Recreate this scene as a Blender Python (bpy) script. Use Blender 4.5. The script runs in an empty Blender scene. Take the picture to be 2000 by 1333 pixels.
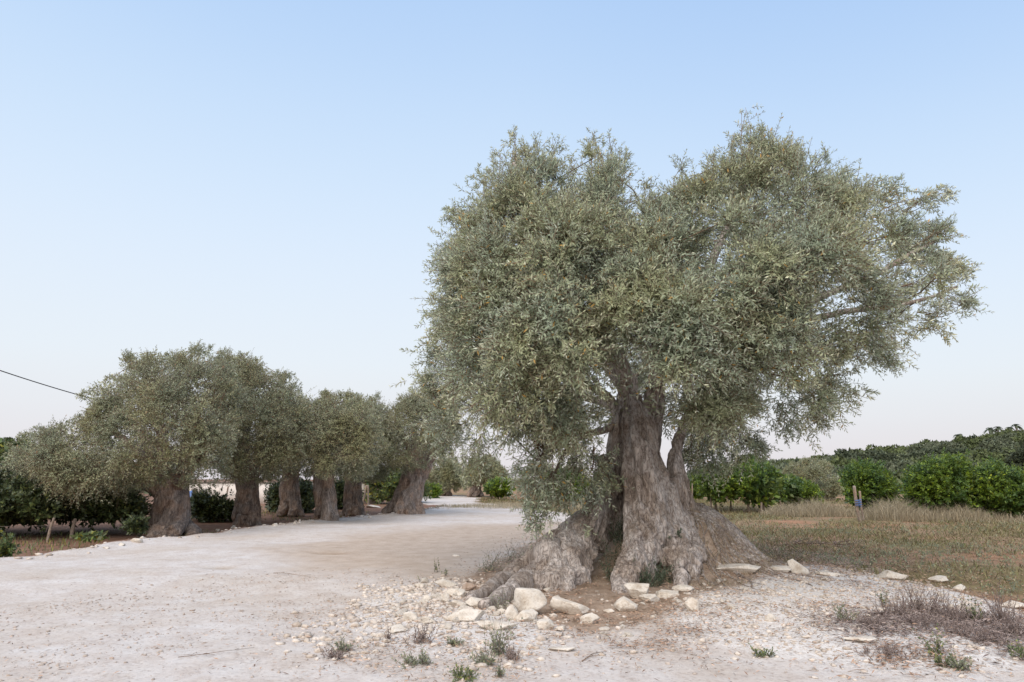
import bpy, bmesh, math, random
import numpy as np
from math import radians, sin, cos, pi, sqrt, atan2
from mathutils import Vector

SC = bpy.context.scene
COL = SC.collection
rng = np.random.default_rng(7)
random.seed(7)

# ------------------------------------------------------------------ camera, sky, sun, exposure
CAMH = 1.5
FPX = 1333.0                         # focal length in units of the 2000-wide frame (24 mm)
PITCH = math.atan((935 - 666.5) / FPX)
cam_d = bpy.data.cameras.new('camera')
cam_d.sensor_width = 36.0
cam_d.lens = 24.0
cam_d.clip_start = 0.05
cam_d.clip_end = 3000
cam = bpy.data.objects.new('camera', cam_d)
cam.location = (0, 0, CAMH)
cam.rotation_euler = (pi / 2 + PITCH, 0, 0)
COL.objects.link(cam)
SC.camera = cam

SUN_EL, SUN_ROT = radians(48), radians(200)      # the afterglow behind the camera, a little left
world = bpy.data.worlds.new('World')
SC.world = world
world.use_nodes = True
wn, wl = world.node_tree.nodes, world.node_tree.links
wn.clear()
out = wn.new('ShaderNodeOutputWorld')
bg = wn.new('ShaderNodeBackground')
bg.inputs['Strength'].default_value = 0.1
sky = wn.new('ShaderNodeTexSky')
sky.sky_type = 'NISHITA'
sky.sun_disc = False
sky.sun_elevation = SUN_EL
sky.sun_rotation = 2 * pi - SUN_ROT         # the node counts the other way round
sky.air_density = 1.0
sky.dust_density = 0.6
sky.ozone_density = 1.5
geo = wn.new('ShaderNodeTexCoord')
sep = wn.new('ShaderNodeSeparateXYZ')
wl.new(geo.outputs['Generated'], sep.inputs[0])
ramp = wn.new('ShaderNodeValToRGB')
ramp.color_ramp.interpolation = 'B_SPLINE'
# twilight colours by height over the horizon (sine of the elevation)
stops = [(0.0, (8.0, 7.5, 8.2)), (0.045, (8.4, 8.0, 8.5)), (0.09, (8.7, 8.6, 8.95)), (0.16, (9.1, 9.6, 9.9)),
         (0.30, (8.35, 9.5, 10.9)), (0.42, (7.3, 8.95, 10.9)), (0.55, (6.0, 8.0, 10.8)), (0.70, (4.5, 6.7, 10.3)), (1.0, (4.0, 6.2, 10.0))]
el = ramp.color_ramp.elements
while len(el) < len(stops):
    el.new(0.5)
for e, (p, c) in zip(el, stops):
    e.position = p
    e.color = (c[0] / 11, c[1] / 11, c[2] / 11, 1)
# the sky is a little deeper away from the afterglow, towards the right
mx0 = wn.new('ShaderNodeMath'); mx0.operation = 'MAXIMUM'; mx0.inputs[1].default_value = 0.0
wl.new(sep.outputs['X'], mx0.inputs[0])
ma0 = wn.new('ShaderNodeMath'); ma0.operation = 'MULTIPLY_ADD'; ma0.inputs[1].default_value = 0.34; ma0.inputs[2].default_value = 1.0
wl.new(mx0.outputs[0], ma0.inputs[0])
mz0 = wn.new('ShaderNodeMath'); mz0.operation = 'MULTIPLY'
wl.new(sep.outputs['Z'], mz0.inputs[0]); wl.new(ma0.outputs[0], mz0.inputs[1])
wl.new(mz0.outputs[0], ramp.inputs[0])
scl = wn.new('ShaderNodeVectorMath'); scl.operation = 'SCALE'
scl.inputs['Scale'].default_value = 11.0
wl.new(ramp.outputs['Color'], scl.inputs[0])
mixw = wn.new('ShaderNodeMix'); mixw.data_type = 'RGBA'
mixw.inputs[0].default_value = 0.15
wl.new(scl.outputs[0], mixw.inputs[6])
wl.new(sky.outputs['Color'], mixw.inputs[7])
wl.new(mixw.outputs[2], bg.inputs['Color'])
wl.new(bg.outputs[0], out.inputs['Surface'])

sun_d = bpy.data.lights.new('sun', 'SUN')
sun_d.energy = 3.6
sun_d.angle = radians(75)
sun_d.color = (1.0, 0.87, 0.72)
sun = bpy.data.objects.new('sun', sun_d)
SUN_LAMP_EL = SUN_EL
az = SUN_ROT                                     # Nishita: rotation 0 = +Y, clockwise
sdir = Vector((sin(az) * cos(SUN_LAMP_EL), cos(az) * cos(SUN_LAMP_EL), sin(SUN_LAMP_EL)))
sun.rotation_euler = (-sdir).to_track_quat('-Z', 'Y').to_euler()
sun.location = (0, -20, 30)
COL.objects.link(sun)

SC.view_settings.view_transform = 'Standard'
SC.view_settings.look = 'None'
SC.view_settings.gamma = 1.0
SC.view_settings.exposure = 0.0
SC.view_settings.use_curve_mapping = False

# ------------------------------------------------------------------ maths helpers
CP, SP = cos(PITCH), sin(PITCH)


def ray(px, py):
    x = (np.asarray(px, float) - 1000) / FPX
    y = (666.5 - np.asarray(py, float)) / FPX
    return np.stack([x + 0 * y, CP - y * SP + 0 * x, SP + y * CP + 0 * x], -1)


def at(px, py, Y):
    """the place in the world that stands at depth Y behind picture point (px, py)"""
    d = ray(px, py)
    t = np.asarray(Y, float) / d[..., 1]
    return d * t[..., None] + np.array([0, 0, CAMH])


def pxsize(px, py, Y):
    d = ray(px, py)
    return np.asarray(Y, float) / d[..., 1] / FPX


def flat(px, py):
    d = ray(px, py)
    t = -CAMH / d[..., 2]
    return (d * t[..., None])[..., :2]


def smooth(a, b, x):
    t = np.clip((x - a) / (b - a), 0, 1)
    return t * t * (3 - 2 * t)


def _h(ix, iy, iz, seed):
    n = (ix.astype(np.uint32) * np.uint32(374761393) + iy.astype(np.uint32) * np.uint32(668265263)
         + iz.astype(np.uint32) * np.uint32(2246822519) + np.uint32(seed * 3266489917 & 0xffffffff))
    n = (n ^ (n >> np.uint32(13))) * np.uint32(1274126177)
    n = (n ^ (n >> np.uint32(16))) * np.uint32(2654435761)
    n = n ^ (n >> np.uint32(15))
    return n.astype(np.float64) / 2147483648.0 - 1.0


def noise(p, seed=0):
    p = np.asarray(p, float)
    i = np.floor(p).astype(np.int64)
    f = p - i
    u = f * f * f * (f * (f * 6 - 15) + 10)
    r = 0
    for dx in (0, 1):
        wx = u[:, 0] if dx else 1 - u[:, 0]
        for dy in (0, 1):
            wy = u[:, 1] if dy else 1 - u[:, 1]
            for dz in (0, 1):
                wz = u[:, 2] if dz else 1 - u[:, 2]
                r = r + wx * wy * wz * _h(i[:, 0] + dx, i[:, 1] + dy, i[:, 2] + dz, seed)
    return r


def fbm(p, octv=3, seed=0):
    r, a, s = 0, 1.0, 0
    p = np.asarray(p, float)
    for k in range(octv):
        r = r + a * noise(p * 2 ** k + 17.3 * k, seed + k)
        s += a
        a *= 0.5
    return r / s


def n2(x, y, f, seed=0, octv=2):
    x = np.atleast_1d(np.asarray(x, float)); y = np.atleast_1d(np.asarray(y, float))
    return fbm(np.stack([x * f, y * f, 0 * x + 3.7], -1), octv, seed)


def norm(v):
    return v / np.maximum(np.linalg.norm(v, axis=-1, keepdims=True), 1e-9)


def poly_sd(P, poly):
    """signed distance to a polygon, positive inside"""
    P = np.asarray(P, float); poly = np.asarray(poly, float)
    x, y = P[:, 0], P[:, 1]
    d2 = np.full(len(P), 1e18)
    ins = np.zeros(len(P), bool)
    for k in range(len(poly)):
        a, b = poly[k], poly[(k + 1) % len(poly)]
        e = b - a
        w0, w1 = x - a[0], y - a[1]
        t = np.clip((w0 * e[0] + w1 * e[1]) / max(e @ e, 1e-12), 0, 1)
        d2 = np.minimum(d2, (w0 - t * e[0]) ** 2 + (w1 - t * e[1]) ** 2)
        c = (a[1] > y) != (b[1] > y)
        if abs(e[1]) > 1e-12:
            ins ^= c & (x < a[0] + (y - a[1]) * e[0] / e[1])
    d = np.sqrt(d2)
    return np.where(ins, d, -d)


def catmull(pts, n):
    pts = np.asarray(pts, float)
    P = np.vstack([2 * pts[0] - pts[1], pts, 2 * pts[-1] - pts[-2]])
    outp = []
    for k in range(1, len(P) - 2):
        p0, p1, p2, p3 = P[k - 1], P[k], P[k + 1], P[k + 2]
        for s in np.linspace(0, 1, n, endpoint=False):
            outp.append(0.5 * (2 * p1 + (p2 - p0) * s + (2 * p0 - 5 * p1 + 4 * p2 - p3) * s * s
                               + (3 * p1 - p0 - 3 * p2 + p3) * s ** 3))
    outp.append(pts[-1])
    return np.array(outp)


# ------------------------------------------------------------------ object helpers
def tag(o, label=None, cat=None, group=None, kind=None):
    if label: o['label'] = label
    if cat: o['category'] = cat
    if group: o['group'] = group
    if kind: o['kind'] = kind
    return o


def mesh_np(name, V, F, mat, smoothed=False):
    """F: (n,3) or (n,4) int array"""
    V = np.ascontiguousarray(V, dtype=np.float32)
    F = np.ascontiguousarray(F, dtype=np.int32)
    me = bpy.data.meshes.new(name)
    n, k = F.shape
    me.vertices.add(len(V)); me.vertices.foreach_set('co', V.ravel())
    me.loops.add(n * k); me.loops.foreach_set('vertex_index', F.ravel())
    me.polygons.add(n)
    me.polygons.foreach_set('loop_start', np.arange(0, n * k, k, dtype=np.int32))
    me.polygons.foreach_set('loop_total', np.full(n, k, dtype=np.int32))
    if smoothed:
        me.polygons.foreach_set('use_smooth', np.ones(n, dtype=bool))
    me.update(calc_edges=True)
    if mat: me.materials.append(mat)
    return me


def link(name, me, parent=None):
    o = bpy.data.objects.new(name, me)
    COL.objects.link(o)
    if parent is not None:
        o.parent = parent
    return o


def empty(name, loc, label, cat, group=None):
    o = bpy.data.objects.new(name, None)
    o.empty_display_size = 0.2
    o.location = tuple(float(c) for c in loc)
    COL.objects.link(o)
    return tag(o, label, cat, group)


def child(name, V, F, mat, root, smoothed=False, kind=None):
    """a part: world vertices V made local to its root"""
    V = np.asarray(V, float) - np.array(root.location)
    o = link(name, mesh_np(name, V, F, mat, smoothed), root)
    if kind: o['kind'] = kind
    return o


def solo(name, V, F, mat, label, cat, group=None, kind=None, smoothed=False, base=None):
    V = np.asarray(V, float)
    if base is None:
        base = np.array([V[:, 0].mean(), V[:, 1].mean(), V[:, 2].min()])
    o = link(name, mesh_np(name, V - base, F, mat, smoothed))
    o.location = tuple(float(c) for c in base)
    return tag(o, label, cat, group, kind)


class Geo:
    """collects quads"""
    def __init__(self):
        self.V, self.F, self.n = [], [], 0

    def add(self, V, F):
        self.V.append(np.asarray(V, float)); self.F.append(np.asarray(F, int) + self.n); self.n += len(V)

    def get(self):
        return np.vstack(self.V), np.vstack(self.F)


def tube(g, pts, rad, sides=8, cap=True):
    pts = np.asarray(pts, float); rad = np.broadcast_to(np.asarray(rad, float), (len(pts),))
    T = np.gradient(pts, axis=0); T = norm(T)
    up = np.array([0.31, 0.17, 0.93])
    if abs(T[0] @ up) > 0.9: up = np.array([1.0, 0.2, 0.1])
    A = norm(np.cross(T, up)); B = np.cross(T, A)
    an = np.arange(sides) * 2 * pi / sides
    ring = (A[:, None] * np.cos(an)[None, :, None] + B[:, None] * np.sin(an)[None, :, None]) * rad[:, None, None]
    V = (pts[:, None] + ring).reshape(-1, 3)
    m = len(pts)
    i = np.arange(m - 1)[:, None] * sides; j = np.arange(sides)[None]; j2 = (j + 1) % sides
    F = np.stack([i + j, i + j2, i + sides + j2, i + sides + j], -1).reshape(-1, 4)
    if cap:
        V = np.vstack([V, pts[0] - T[0] * rad[0] * 0.5, pts[-1] + T[-1] * rad[-1] * 0.5])
        c0, c1 = m * sides, m * sides + 1
        jj = np.arange(0, sides, 2)
        F0 = np.stack([0 * jj + c0, (jj + 2) % sides, (jj + 1) % sides, jj], -1)
        o = (m - 1) * sides
        F1 = np.stack([0 * jj + c1, o + jj, o + (jj + 1) % sides, o + (jj + 2) % sides], -1)
        F = np.vstack([F, F0, F1])
    g.add(V, F)


def many_twigs(P0, P1, P2, r0, r1):
    """three-sided two-segment twigs, vectorised"""
    n = len(P0)
    pts = np.stack([P0, P1, P2], 1)
    T = norm(P2 - P0)
    A = norm(np.cross(T, np.array([0.23, 0.41, 0.88])))
    B = np.cross(T, A)
    r = np.stack([r0 + 0 * T[:, 0], (r0 + r1) / 2 + 0 * T[:, 0], r1 + 0 * T[:, 0]], 1)
    V = []
    for k in range(3):
        a = k * 2 * pi / 3
        V.append(pts + (A[:, None] * cos(a) + B[:, None] * sin(a)) * r[:, :, None])
    V = np.stack(V, 2).reshape(-1, 3)                 # n, ring(3), side(3)
    base = np.arange(n)[:, None] * 9
    q = []
    for ring in (0, 1):
        for s in range(3):
            q.append([ring * 3 + s, ring * 3 + (s + 1) % 3, ring * 3 + 3 + (s + 1) % 3, ring * 3 + 3 + s])
    F = (base[:, :, None] + np.array(q)[None]).reshape(-1, 4)
    return V, F


def leaf_quads(pos, d, nrm, ln, wd):
    """lance-shaped leaves: base, two shoulders, tip"""
    d = norm(d)
    w = norm(np.cross(d, nrm))
    k = np.cross(w, d)
    ln = np.asarray(ln)[:, None]; wd = np.asarray(wd)[:, None]
    mid = pos + d * ln * 0.45
    V = np.stack([pos, mid + w * wd * 0.5 + k * ln * 0.03, pos + d * ln - k * ln * 0.04, mid - w * wd * 0.5 + k * ln * 0.03], 1).reshape(-1, 3)
    F = np.arange(len(pos) * 4).reshape(-1, 4)
    return V, F


def sprays(base, d, L, nodes, bend, ll, lw, rg, spread=0.85):
    """leafy shoots: opposite pairs of leaves along a curved twig"""
    n = len(base)
    d = norm(d)
    s0 = norm(np.cross(d, norm(rg.normal(size=(n, 3)))))
    s1 = np.cross(d, s0)
    pos, dd, nn, l_, w_ = [], [], [], [], []
    for k in range(nodes):
        s = (k + 0.4 + 0.5 * rg.random(n)) / nodes
        p = base + d * (L * s)[:, None] + bend * (L * s * s)[:, None]
        ax = norm(d + 2 * bend * s[:, None])
        side = s0 if k % 2 else s1
        A = spread * (1.05 - 0.55 * s) * (0.8 + 0.4 * rg.random(n))
        for sg in (1, -1):
            q = norm(ax * np.cos(A)[:, None] + sg * side * np.sin(A)[:, None] + rg.normal(size=(n, 3)) * 0.16)
            pos.append(p); dd.append(q)
            nn.append(norm(ax * 0.7 - sg * side * 0.5 + np.array([0, 0, 0.75]) + rg.normal(size=(n, 3)) * 0.5))
            f = (0.75 + 0.5 * rg.random(n)) * (1.05 - 0.45 * s ** 3)
            l_.append(ll * f); w_.append(lw * f * (0.85 + 0.3 * rg.random(n)))
    V, F = leaf_quads(np.vstack(pos), np.vstack(dd), np.vstack(nn), np.hstack(l_), np.hstack(w_))
    mid = base + d * (L * 0.5)[:, None] + bend * (L * 0.25)[:, None]
    end = base + d * L[:, None] + bend * L[:, None]
    return V, F, mid, end


# ------------------------------------------------------------------ materials
def new_mat(name):
    m = bpy.data.materials.new(name)
    m.use_nodes = True
    m.node_tree.nodes.clear()
    return m, m.node_tree.nodes, m.node_tree.links


def nd(ns, typ, **kw):
    n = ns.new(typ)
    for k, v in kw.items():
        if hasattr(n, k): setattr(n, k, v)
        else: n.inputs[k.replace('_', ' ')].default_value = v
    return n


def ramp_node(ns, stops, interp='LINEAR'):
    r = ns.new('ShaderNodeValToRGB')
    r.color_ramp.interpolation = interp
    e = r.color_ramp.elements
    while len(e) < len(stops): e.new(0.5)
    for x, (p, c) in zip(e, stops):
        x.position = p
        x.color = (*c, 1) if len(c) == 3 else c
    return r


def mixc(ns, ls, fac, a, b, mode='MIX'):
    m = ns.new('ShaderNodeMix'); m.data_type = 'RGBA'; m.blend_type = mode
    for sock, v in ((m.inputs[0], fac), (m.inputs[6], a), (m.inputs[7], b)):
        if hasattr(v, 'is_linked'): ls.new(v, sock)
        else: sock.default_value = v if isinstance(v, (int, float)) else (*v, 1)
    return m.outputs[2]


def leaf_mat(name, front, back, vary, old=None, old_p=0.02, rough=0.55, trans=0.12, patch=None, patch_scale=1.3):
    m, ns, ls = new_mat(name)
    g = ns.new('ShaderNodeNewGeometry')
    r = ramp_node(ns, vary)
    ls.new(g.outputs['Random Per Island'], r.inputs[0])
    c = mixc(ns, ls, g.outputs['Backfacing'], front, back)
    c = mixc(ns, ls, 1.0, c, r.outputs[0], 'MULTIPLY')
    if patch:
        tc = ns.new('ShaderNodeTexCoord')
        nz = nd(ns, 'ShaderNodeTexNoise', Scale=patch_scale, Detail=2.0)
        ls.new(tc.outputs['Object'], nz.inputs['Vector'])
        rp = ramp_node(ns, [(0.40, (0, 0, 0)), (0.62, (1, 1, 1))])
        ls.new(nz.outputs['Fac'], rp.inputs[0])
        c2 = mixc(ns, ls, 1.0, c, patch, 'MULTIPLY')
        c = mixc(ns, ls, rp.outputs[0], c, c2)
    if old:
        ma = nd(ns, 'ShaderNodeMath', operation='MULTIPLY'); ma.inputs[1].default_value = 37.71
        ls.new(g.outputs['Random Per Island'], ma.inputs[0])
        fr = nd(ns, 'ShaderNodeMath', operation='FRACT'); ls.new(ma.outputs[0], fr.inputs[0])
        lt = nd(ns, 'ShaderNodeMath', operation='LESS_THAN'); lt.inputs[1].default_value = old_p
        ls.new(fr.outputs[0], lt.inputs[0])
        c = mixc(ns, ls, lt.outputs[0], c, old)
    b = nd(ns, 'ShaderNodeBsdfPrincipled', Roughness=rough)
    b.inputs['Specular IOR Level'].default_value = 0.4
    ls.new(c, b.inputs['Base Color'])
    t = ns.new('ShaderNodeBsdfTranslucent')
    ls.new(c, t.inputs['Color'])
    mx = ns.new('ShaderNodeMixShader'); mx.inputs[0].default_value = trans
    ls.new(b.outputs[0], mx.inputs[1]); ls.new(t.outputs[0], mx.inputs[2])
    o = ns.new('ShaderNodeOutputMaterial'); ls.new(mx.outputs[0], o.inputs[0])
    return m


V3 = [(0.0, (0.70, 0.70, 0.68)), (0.4, (0.95, 0.97, 0.94)), (0.8, (1.15, 1.14, 1.12)), (1.0, (1.38, 1.36, 1.33))]
M_OLIVE = leaf_mat('olive leaf', (0.295, 0.342, 0.242), (0.52, 0.56, 0.475), V3, (0.50, 0.30, 0.08), 0.012, 0.5, 0.14, (1.14, 1.05, 0.88))
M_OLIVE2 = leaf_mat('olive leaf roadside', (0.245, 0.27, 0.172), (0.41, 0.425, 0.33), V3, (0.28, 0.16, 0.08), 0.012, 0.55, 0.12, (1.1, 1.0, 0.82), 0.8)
M_CITRUS = leaf_mat('citrus leaf', (0.082, 0.145, 0.034), (0.12, 0.175, 0.06), [(0, (0.5, 0.55, 0.6)), (0.5, (0.95, 0.95, 0.95)), (0.85, (1.25, 1.2, 1.0)), (1, (2.6, 2.2, 1.2))], None, 0, 0.42, 0.25, (1.75, 1.5, 0.8), 0.7)
M_DARKLEAF = leaf_mat('dark evergreen leaf', (0.045, 0.066, 0.034), (0.075, 0.095, 0.06), [(0, (0.5, 0.5, 0.5)), (0.7, (1.1, 1.1, 1.0)), (1, (2.2, 1.9, 1.3))], None, 0, 0.45, 0.1, (1.4, 1.3, 1.0), 0.6)
M_BUSH = leaf_mat('low bush leaf', (0.095, 0.135, 0.05), (0.15, 0.17, 0.09), [(0, (0.6, 0.6, 0.6)), (0.7, (1.1, 1.1, 1.0)), (1, (1.9, 1.8, 1.1))], (0.32, 0.30, 0.05), 0.10, 0.5, 0.15)
M_HILL = leaf_mat('hill scrub green', (0.095, 0.118, 0.045), (0.12, 0.14, 0.065), [(0, (0.6, 0.6, 0.6)), (1, (1.4, 1.4, 1.3))], None, 0, 0.7, 0.05)
M_HILL2 = leaf_mat('hill scrub grey green', (0.115, 0.135, 0.08), (0.15, 0.165, 0.11), [(0, (0.6, 0.6, 0.6)), (1, (1.4, 1.4, 1.4))], None, 0, 0.7, 0.05)
M_HILL3 = leaf_mat('hill scrub dark', (0.055, 0.07, 0.04), (0.08, 0.09, 0.05), [(0, (0.6, 0.6, 0.6)), (1, (1.5, 1.5, 1.4))], None, 0, 0.7, 0.05)
M_GRASS = leaf_mat('dry field grass', (0.30, 0.24, 0.145), (0.30, 0.24, 0.145), [(0, (0.55, 0.5, 0.5)), (0.5, (0.85, 0.85, 0.8)), (0.75, (0.6, 0.8, 0.55)), (1, (1.35, 1.3, 1.2))], None, 0, 0.8, 0.15, (0.85, 0.92, 0.75), 0.55)
M_TALL = leaf_mat('tall straw', (0.45, 0.385, 0.27), (0.45, 0.385, 0.27), [(0, (0.6, 0.6, 0.6)), (0.7, (1, 1, 1)), (1, (1.3, 1.25, 1.2))], None, 0, 0.8, 0.2)
M_LITTER = leaf_mat('fallen leaf', (0.43, 0.27, 0.185), (0.46, 0.36, 0.285), [(0, (0.3, 0.29, 0.3)), (0.5, (0.85, 0.85, 0.85)), (0.85, (1.2, 1.25, 1.25)), (1, (1.75, 1.9, 2.0))], None, 0, 0.8, 0.0)
M_DRYWEED = leaf_mat('dry weed stem', (0.31, 0.25, 0.225), (0.31, 0.25, 0.225), [(0, (0.55, 0.5, 0.5)), (0.7, (1, 1, 1)), (1, (1.6, 1.55, 1.5))], None, 0, 0.9, 0.05)
M_WEED = leaf_mat('weed leaf', (0.21, 0.235, 0.155), (0.33, 0.35, 0.27), [(0, (0.6, 0.6, 0.6)), (0.7, (1.1, 1.1, 1.0)), (1, (1.6, 1.5, 1.2))], None, 0, 0.6, 0.15)
M_WEEDG = leaf_mat('green weed leaf', (0.15, 0.185, 0.085), (0.21, 0.235, 0.14), [(0, (0.5, 0.6, 0.6)), (0.7, (1.1, 1.1, 1.0)), (1, (2.2, 1.9, 0.9))], None, 0, 0.5, 0.2)


def bark_mat(name, dark, mid, light, zs=0.16, sc=9.0, bump=0.6, tint=None, warp=0.6):
    m, ns, ls = new_mat(name)
    tc = ns.new('ShaderNodeTexCoord')
    mp = ns.new('ShaderNodeMapping'); mp.inputs['Scale'].default_value = (1, 1, zs)
    ls.new(tc.outputs['Object'], mp.inputs[0])
    nz = nd(ns, 'ShaderNodeTexNoise', Scale=sc, Detail=6.0, Roughness=0.62, Distortion=warp)
    ls.new(mp.outputs[0], nz.inputs['Vector'])
    fine = nd(ns, 'ShaderNodeTexNoise', Scale=sc * 5, Detail=4.0, Roughness=0.6, Distortion=0.4)
    ls.new(mp.outputs[0], fine.inputs['Vector'])
    big = nd(ns, 'ShaderNodeTexNoise', Scale=2.3, Detail=3.0)
    ls.new(tc.outputs['Object'], big.inputs['Vector'])
    r = ramp_node(ns, [(0.36, dark), (0.5, mid), (0.64, light)])
    mm = nd(ns, 'ShaderNodeMath', operation='MULTIPLY_ADD'); mm.inputs[1].default_value = 0.55
    ls.new(nz.outputs['Fac'], mm.inputs[0])
    m2 = nd(ns, 'ShaderNodeMath', operation='MULTIPLY'); m2.inputs[1].default_value = 0.45
    ls.new(fine.outputs['Fac'], m2.inputs[0]); ls.new(m2.outputs[0], mm.inputs[2])
    ls.new(mm.outputs[0], r.inputs[0])
    c = r.outputs[0]
    rb = ramp_node(ns, [(0.44, (0, 0, 0)), (0.58, (1, 1, 1))])
    ls.new(big.outputs['Fac'], rb.inputs[0])
    c = mixc(ns, ls, rb.outputs[0], c, mixc(ns, ls, 1.0, c, tint or (1.25, 1.1, 0.98), 'MULTIPLY'))
    ck = nd(ns, 'ShaderNodeTexNoise', Scale=sc * 2.6, Detail=3.0, Roughness=0.5, Distortion=1.2)
    ls.new(mp.outputs[0], ck.inputs['Vector'])
    c1 = nd(ns, 'ShaderNodeMath', operation='SUBTRACT'); c1.inputs[1].default_value = 0.5; ls.new(ck.outputs['Fac'], c1.inputs[0])
    c2 = nd(ns, 'ShaderNodeMath', operation='ABSOLUTE'); ls.new(c1.outputs[0], c2.inputs[0])
    rc = ramp_node(ns, [(0.0, (0.34, 0.30, 0.28)), (0.022, (0.84, 0.83, 0.82)), (0.08, (1.05, 1.05, 1.05))])
    ls.new(c2.outputs[0], rc.inputs[0])
    c = mixc(ns, ls, 0.85, c, rc.outputs[0], 'MULTIPLY')
    b = nd(ns, 'ShaderNodeBsdfPrincipled', Roughness=0.92)
    b.inputs['Specular IOR Level'].default_value = 0.15
    ls.new(c, b.inputs['Base Color'])
    bp = nd(ns, 'ShaderNodeBump', Strength=bump, Distance=0.03)
    c3 = nd(ns, 'ShaderNodeMath', operation='MINIMUM'); c3.inputs[1].default_value = 0.09; ls.new(c2.outputs[0], c3.inputs[0])
    hh = nd(ns, 'ShaderNodeMath', operation='MULTIPLY_ADD'); hh.inputs[1].default_value = 5.0
    ls.new(c3.outputs[0], hh.inputs[0]); ls.new(mm.outputs[0], hh.inputs[2])
    ls.new(hh.outputs[0], bp.inputs['Height']); ls.new(bp.outputs[0], b.inputs['Normal'])
    o = ns.new('ShaderNodeOutputMaterial'); ls.new(b.outputs[0], o.inputs[0])
    return m


M_BARK = bark_mat('old olive bark', (0.25, 0.205, 0.178), (0.475, 0.415, 0.375), (0.62, 0.565, 0.525), 0.30, 6.0, 0.8, (0.76, 0.71, 0.66), 1.6)
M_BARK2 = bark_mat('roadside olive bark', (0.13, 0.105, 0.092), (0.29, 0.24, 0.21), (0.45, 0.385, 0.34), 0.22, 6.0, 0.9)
M_TWIG = bark_mat('twig bark', (0.11, 0.08, 0.06), (0.2, 0.15, 0.115), (0.3, 0.24, 0.19), 1.0, 20.0, 0.2)
M_WOOD = bark_mat('weathered stake wood', (0.14, 0.11, 0.09), (0.28, 0.23, 0.19), (0.42, 0.37, 0.32), 0.1, 20.0, 0.4)


def plain_mat(name, col, rough=0.8, nscale=20.0, amt=0.25, bump=0.0):
    m, ns, ls = new_mat(name)
    tc = ns.new('ShaderNodeTexCoord')
    nz = nd(ns, 'ShaderNodeTexNoise', Scale=nscale, Detail=4.0)
    ls.new(tc.outputs['Object'], nz.inputs['Vector'])
    r = ramp_node(ns, [(0.3, tuple(c * (1 - amt) for c in col)), (0.7, tuple(min(1, c * (1 + amt)) for c in col))])
    ls.new(nz.outputs['Fac'], r.inputs[0])
    b = nd(ns, 'ShaderNodeBsdfPrincipled', Roughness=rough)
    b.inputs['Specular IOR Level'].default_value = 0.25
    ls.new(r.outputs[0], b.inputs['Base Color'])
    if bump:
        bp = nd(ns, 'ShaderNodeBump', Strength=bump, Distance=0.02)
        ls.new(nz.outputs['Fac'], bp.inputs['Height']); ls.new(bp.outputs[0], b.inputs['Normal'])
    o = ns.new('ShaderNodeOutputMaterial'); ls.new(b.outputs[0], o.inputs[0])
    return m


M_WALL = plain_mat('pale render', (0.62, 0.57, 0.53), 0.9, 3.0, 0.1)
M_BLUE = plain_mat('blue plastic', (0.10, 0.17, 0.36), 0.5, 8.0, 0.25)
M_CABLE = plain_mat('black cable', (0.03, 0.03, 0.032), 0.6)
M_WIRE = plain_mat('rusty wire', (0.2, 0.17, 0.15), 0.6)


def rock_mat(name, tone, pink, pebble=False):
    m, ns, ls = new_mat(name)
    tc = ns.new('ShaderNodeTexCoord')
    g = ns.new('ShaderNodeNewGeometry')
    nz = nd(ns, 'ShaderNodeTexNoise', Scale=7.0, Detail=7.0, Roughness=0.6)
    ls.new(tc.outputs['Object'], nz.inputs['Vector'])
    r = ramp_node(ns, [(0.34, (tone[0] * .72, tone[1] * .66, tone[2] * .60)), (0.47, (tone[0] * .95, tone[1] * .93, tone[2] * .9)), (0.66, tuple(min(0.9, c * 1.1) for c in tone))])
    ls.new(nz.outputs['Fac'], r.inputs[0])
    sp = nd(ns, 'ShaderNodeTexNoise', Scale=45.0, Detail=3.0)
    ls.new(tc.outputs['Object'], sp.inputs['Vector'])
    rs = ramp_node(ns, [(0.30, pink), (0.44, (1, 1, 1))])
    ls.new(sp.outputs['Fac'], rs.inputs[0])
    c = mixc(ns, ls, 0.7, r.outputs[0], rs.outputs[0], 'MULTIPLY')
    if pebble:
        rr = ramp_node(ns, [(0, (0.76, 0.72, 0.69)), (0.35, (0.93, 0.91, 0.89)), (1, (1.1, 1.09, 1.08))])
        ls.new(g.outputs['Random Per Island'], rr.inputs[0])
        c = mixc(ns, ls, 1.0, c, rr.outputs[0], 'MULTIPLY')
    b = nd(ns, 'ShaderNodeBsdfPrincipled', Roughness=0.93)
    b.inputs['Specular IOR Level'].default_value = 0.15
    ls.new(c, b.inputs['Base Color'])
    ad = nd(ns, 'ShaderNodeMath', operation='ADD')
    ls.new(nz.outputs['Fac'], ad.inputs[0]); ls.new(sp.outputs['Fac'], ad.inputs[1])
    bp = nd(ns, 'ShaderNodeBump', Strength=0.55, Distance=0.02)
    ls.new(ad.outputs[0], bp.inputs['Height']); ls.new(bp.outputs[0], b.inputs['Normal'])
    o = ns.new('ShaderNodeOutputMaterial'); ls.new(b.outputs[0], o.inputs[0])
    return m


M_ROCK = rock_mat('pale limestone', (0.65, 0.60, 0.535), (0.66, 0.57, 0.50))
M_ROCKB = rock_mat('brown stained limestone', (0.42, 0.33, 0.27), (0.6, 0.5, 0.42))
M_GRIT = rock_mat('road grit', (0.50, 0.44, 0.395), (0.7, 0.6, 0.55), True)
M_PEB = rock_mat('limestone rubble', (0.64, 0.585, 0.53), (0.7, 0.6, 0.55), True)


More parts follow.
